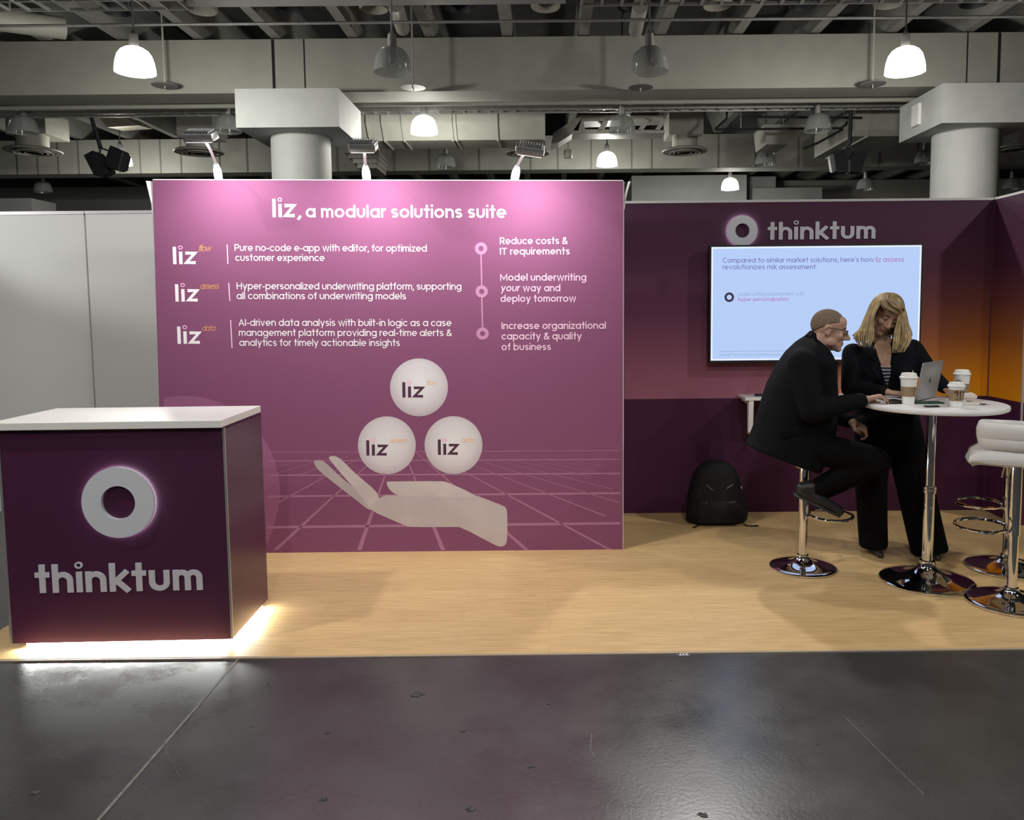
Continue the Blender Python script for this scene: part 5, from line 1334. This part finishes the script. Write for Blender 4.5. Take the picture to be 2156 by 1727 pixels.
# angled duct spur with open troughs
o = thing('angled_duct', at_y(1200, 290, 15.2), 'angled duct leading to open ceiling troughs right of the pale duct', 'duct')
pts = [at_y(*p, 15.2) for p in ((1160, 305), (1165, 280), (1222, 243), (1400, 243), (1402, 250), (1228, 256), (1232, 272), (1400, 274), (1400, 280), (1205, 282), (1176, 300))]
build('duct_body', MB().prism(pts, (0, .5, 0)), DUCT, o)
for x in (1215, 1395): build('hanger_rod', MB().tube([at_y(x, 247, 15.4), V3((at_y(x, 247, 15.4).x, 15.4, ZS))], .012, 6), STEEL, o)
for x in (1225, 1275, 1318, 1360, 1396): build('trough_rib', MB().prism([at_y(x, 248, 15.2), at_y(x+10, 248, 15.2), at_y(x-8, 275, 15.2), at_y(x-18, 275, 15.2)], (0, .4, 0)), DUCT, o)
o = thing('duct_hood', at_y(1650, 295, 15.0), 'pale sloping duct hood behind the black pipe rack', 'duct')
build('hanger_rod', MB().tube([at_y(1650, 270, 15.9), V3((at_y(1650, 270, 15.9).x, 15.9, ZS))], .012, 6), STEEL, o)
b = MB().prism([at_y(*p, 15.6) for p in ((1614, 304), (1610, 262), (1700, 262), (1690, 282), (1660, 304))], (0, .8, 0)); build('duct_body', b, DUCT, o)
# black pipe rack
o = thing('pipe_rack', at_y(1650, 272, 14.7), 'black hanging pipe rack left of the right speaker pair', 'rack')
for pp in (((1530, 234), (1814, 229)), ((1505, 273), (1770, 270), (1782, 262), (1783, 256)), ((1530, 234), (1530, 250), (1505, 273)), ((1690, 313), (1720, 302), (1775, 272)), ((1560, 246), (1815, 248))):
    build('pipe', MB().tube([at_y(x, y, 14.7) for x, y in pp], .022, 8), BLACK, o, smooth=True)
for x in (1560, 1740): build('hanger_rod', MB().tube([at_y(x, 272, 14.7), V3((at_y(x, 272, 14.7).x, 14.7, ZS))], .010, 6), STEEL, o)
# round ceiling diffusers
for (px, py, w, lab) in ((70, 318, 108, 'round ceiling diffuser at the far left, above the white panels'), (419, 320, 98, 'round ceiling diffuser behind the slanting flood light'), (1111, 322, 92, 'round ceiling diffuser behind the flood light over the ring list'), (1442, 318, 94, 'round ceiling diffuser between the display and the television'), (2140, 312, 94, 'round ceiling diffuser right of the right column')):
    Y = 16.2; c = at_y(px, py, Y); R = w/2*Y/FL; o = thing('ceiling_diffuser', c, lab, 'air diffuser', 'round ceiling air diffusers')
    build('rim', MB().lathe([(R*.55, .06), (R*.9, .03), (R, 0), (R*.97, -.02), (R*.78, -.015), (R*.76, 0), (R*.55, .03)], c, 48), DUCT, o, smooth=True)
    for s_ in (.68, .50, .32): build('cone', MB().lathe([(R*s_, -.04), (R*(s_-.03), -.045), (R*(s_-.14), .02), (R*(s_-.11), .02)], c, 40), DUCT, o, smooth=True)
    build('duct_neck', MB().cyl(c+V3((0, 0, .03)), c+V3((0, 0, .30)), R*.55, n=36), DUCT, o, smooth=True)
    build('duct_box', MB().box(c+V3((0, .2, .52)), (R*1.5, R*1.5, .44)), DUCT, o)
# hanging speaker pairs
def speakers(pole_top, pole_bot, boxes, Y, lab):
    c = at_y(*pole_bot, Y); o = thing('speaker_cluster', c, lab, 'speaker', 'hanging black speaker pairs')
    pt = at_y(*pole_top, Y); build('pole', MB().tube([V3((pt.x, pt.y, ZS)), pt, c], .035, 10), BLACK, o, smooth=True)
    for (pts, ry) in boxes:
        p = [at_y(x, y, Y-.05) for x, y in pts]; m_ = sum(p, V3((0, 0, 0)))/len(p)
        q = MB(); R_ = [[m_+(v-m_)*k+V3((0, d, 0)) for v in p] for k, d in ((.93, -.02), (1, 0), (1, .16), (.70, .36))]
        bx = build('speaker_box', q.loft(R_), mat('black_speaker_cabinet', (.014, .014, .018), .5), o)
        build('speaker_grille', MB().prism([m_+(v-m_)*.85+V3((0, -.026, 0)) for v in p], (0, .006, 0)), mat('speaker_cloth', (.010, .010, .014), .9), bx)
        build('yoke', MB().tube([c, m_+V3((0, .05, .12))], .014, 6), BLACK, o)
speakers((186, 226), (212, 312), ((((176, 327), (194, 317), (207, 321), (227, 359), (226, 363), (212, 372), (197, 368)), 0), (((232, 306), (260, 318), (250, 360), (225, 353), (222, 335)), 0)), 14.15, 'pair of black speakers hanging on a pole above the white panels')
speakers((1792, 215), (1789, 304), ((((1753, 324), (1762, 317), (1777, 313), (1786, 330), (1787, 362), (1770, 364), (1759, 361)), 0), (((1799, 318), (1828, 319), (1813, 364), (1790, 362), (1791, 335)), 0)), 14.15, 'pair of black speakers hanging on a pole left of the right column')
# small bell-shaped can, hanger rods
c = at_y(1196, 333, 16.5); o = thing('paging_horn', c, 'small grey can hanging on a wire right of the third flood light', 'hanging can')
build('can', MB().lathe([(.001, 0), (.08, 0), (.088, .02), (.088, .15), (.075, .17), (.001, .175)], c, 24), DUCT, o, smooth=True); build('wire', MB().tube([c+V3((0, 0, .17)), V3((c.x, c.y, ZS))], .008, 6), STEEL, o)
# far pale duct boxes and bulkheads beyond the back wall
tag(build('bulkhead', MB().bb((at_y(1330, 400, 24).x, 24, zy(425, 24)), (at_y(1572, 400, 24).x, 25, zy(372, 24))), PAINT2), kind='structure', label='pale bulkhead beyond the purple back wall')
tag(build('bulkhead', MB().bb((at_y(1584, 410, 24.5).x, 24.5, zy(440, 24.5)), (at_y(1731, 410, 24.5).x, 25.5, zy(400, 24.5))), PAINT2), kind='structure', label='low pale bulkhead above the television')
tag(build('bulkhead', MB().bb((at_y(1575, 410, 25).x, 25, zy(440, 25)), (at_y(1633, 410, 25).x, 25.9, zy(376, 25))), PAINT2), kind='structure', label='tall pale bulkhead above the television')
tag(build('bulkhead', MB().bb((at_y(-60, 410, 20).x, 20, 0), (at_y(65, 410, 20).x, 21, zy(407, 20))), PAINT2), kind='structure', label='pale pier above the white panels')
tag(build('bulkhead', MB().bb((at_y(100, 410, 24).x, 24, 0), (at_y(330, 410, 24).x, 25, zy(412, 24))), mat('mid_grey_partition', (.26, .26, .27), .7)), kind='structure', label='grey partition far behind the white panels')
# stepped duct behind the left column
o = thing('stepped_duct', at_y(760, 340, 17.5), 'stepped grey duct end right of the left column', 'duct')
for k in range(4): build('duct_step', MB().bb((at_y(728+k*7, 310, 17.5).x, 17.3+.1*k, zy(322+k*9, 17.5)), (at_y(796-k*2, 310, 17.5).x, 18.6, zy(313+k*9, 17.5))), DUCT, o)
build('hanger_rod', MB().tube([at_y(760, 320, 17.9), V3((at_y(760, 320, 17.9).x, 17.9, ZS))], .012, 6), STEEL, o)
# ceiling pan in the left bay, reflected light painted into its bright colour
o = build('ceiling_pan', MB().prism([at_y(*p, 16.5) for p in ((208, 246), (262, 246), (292, 264), (226, 268))], (0, .6, .06)), mat('reflected_light_tone', (.62, .58, .46), .4, .3)); tag(o, kind='structure', label='ceiling pan with painted-in brightness above the left speakers')
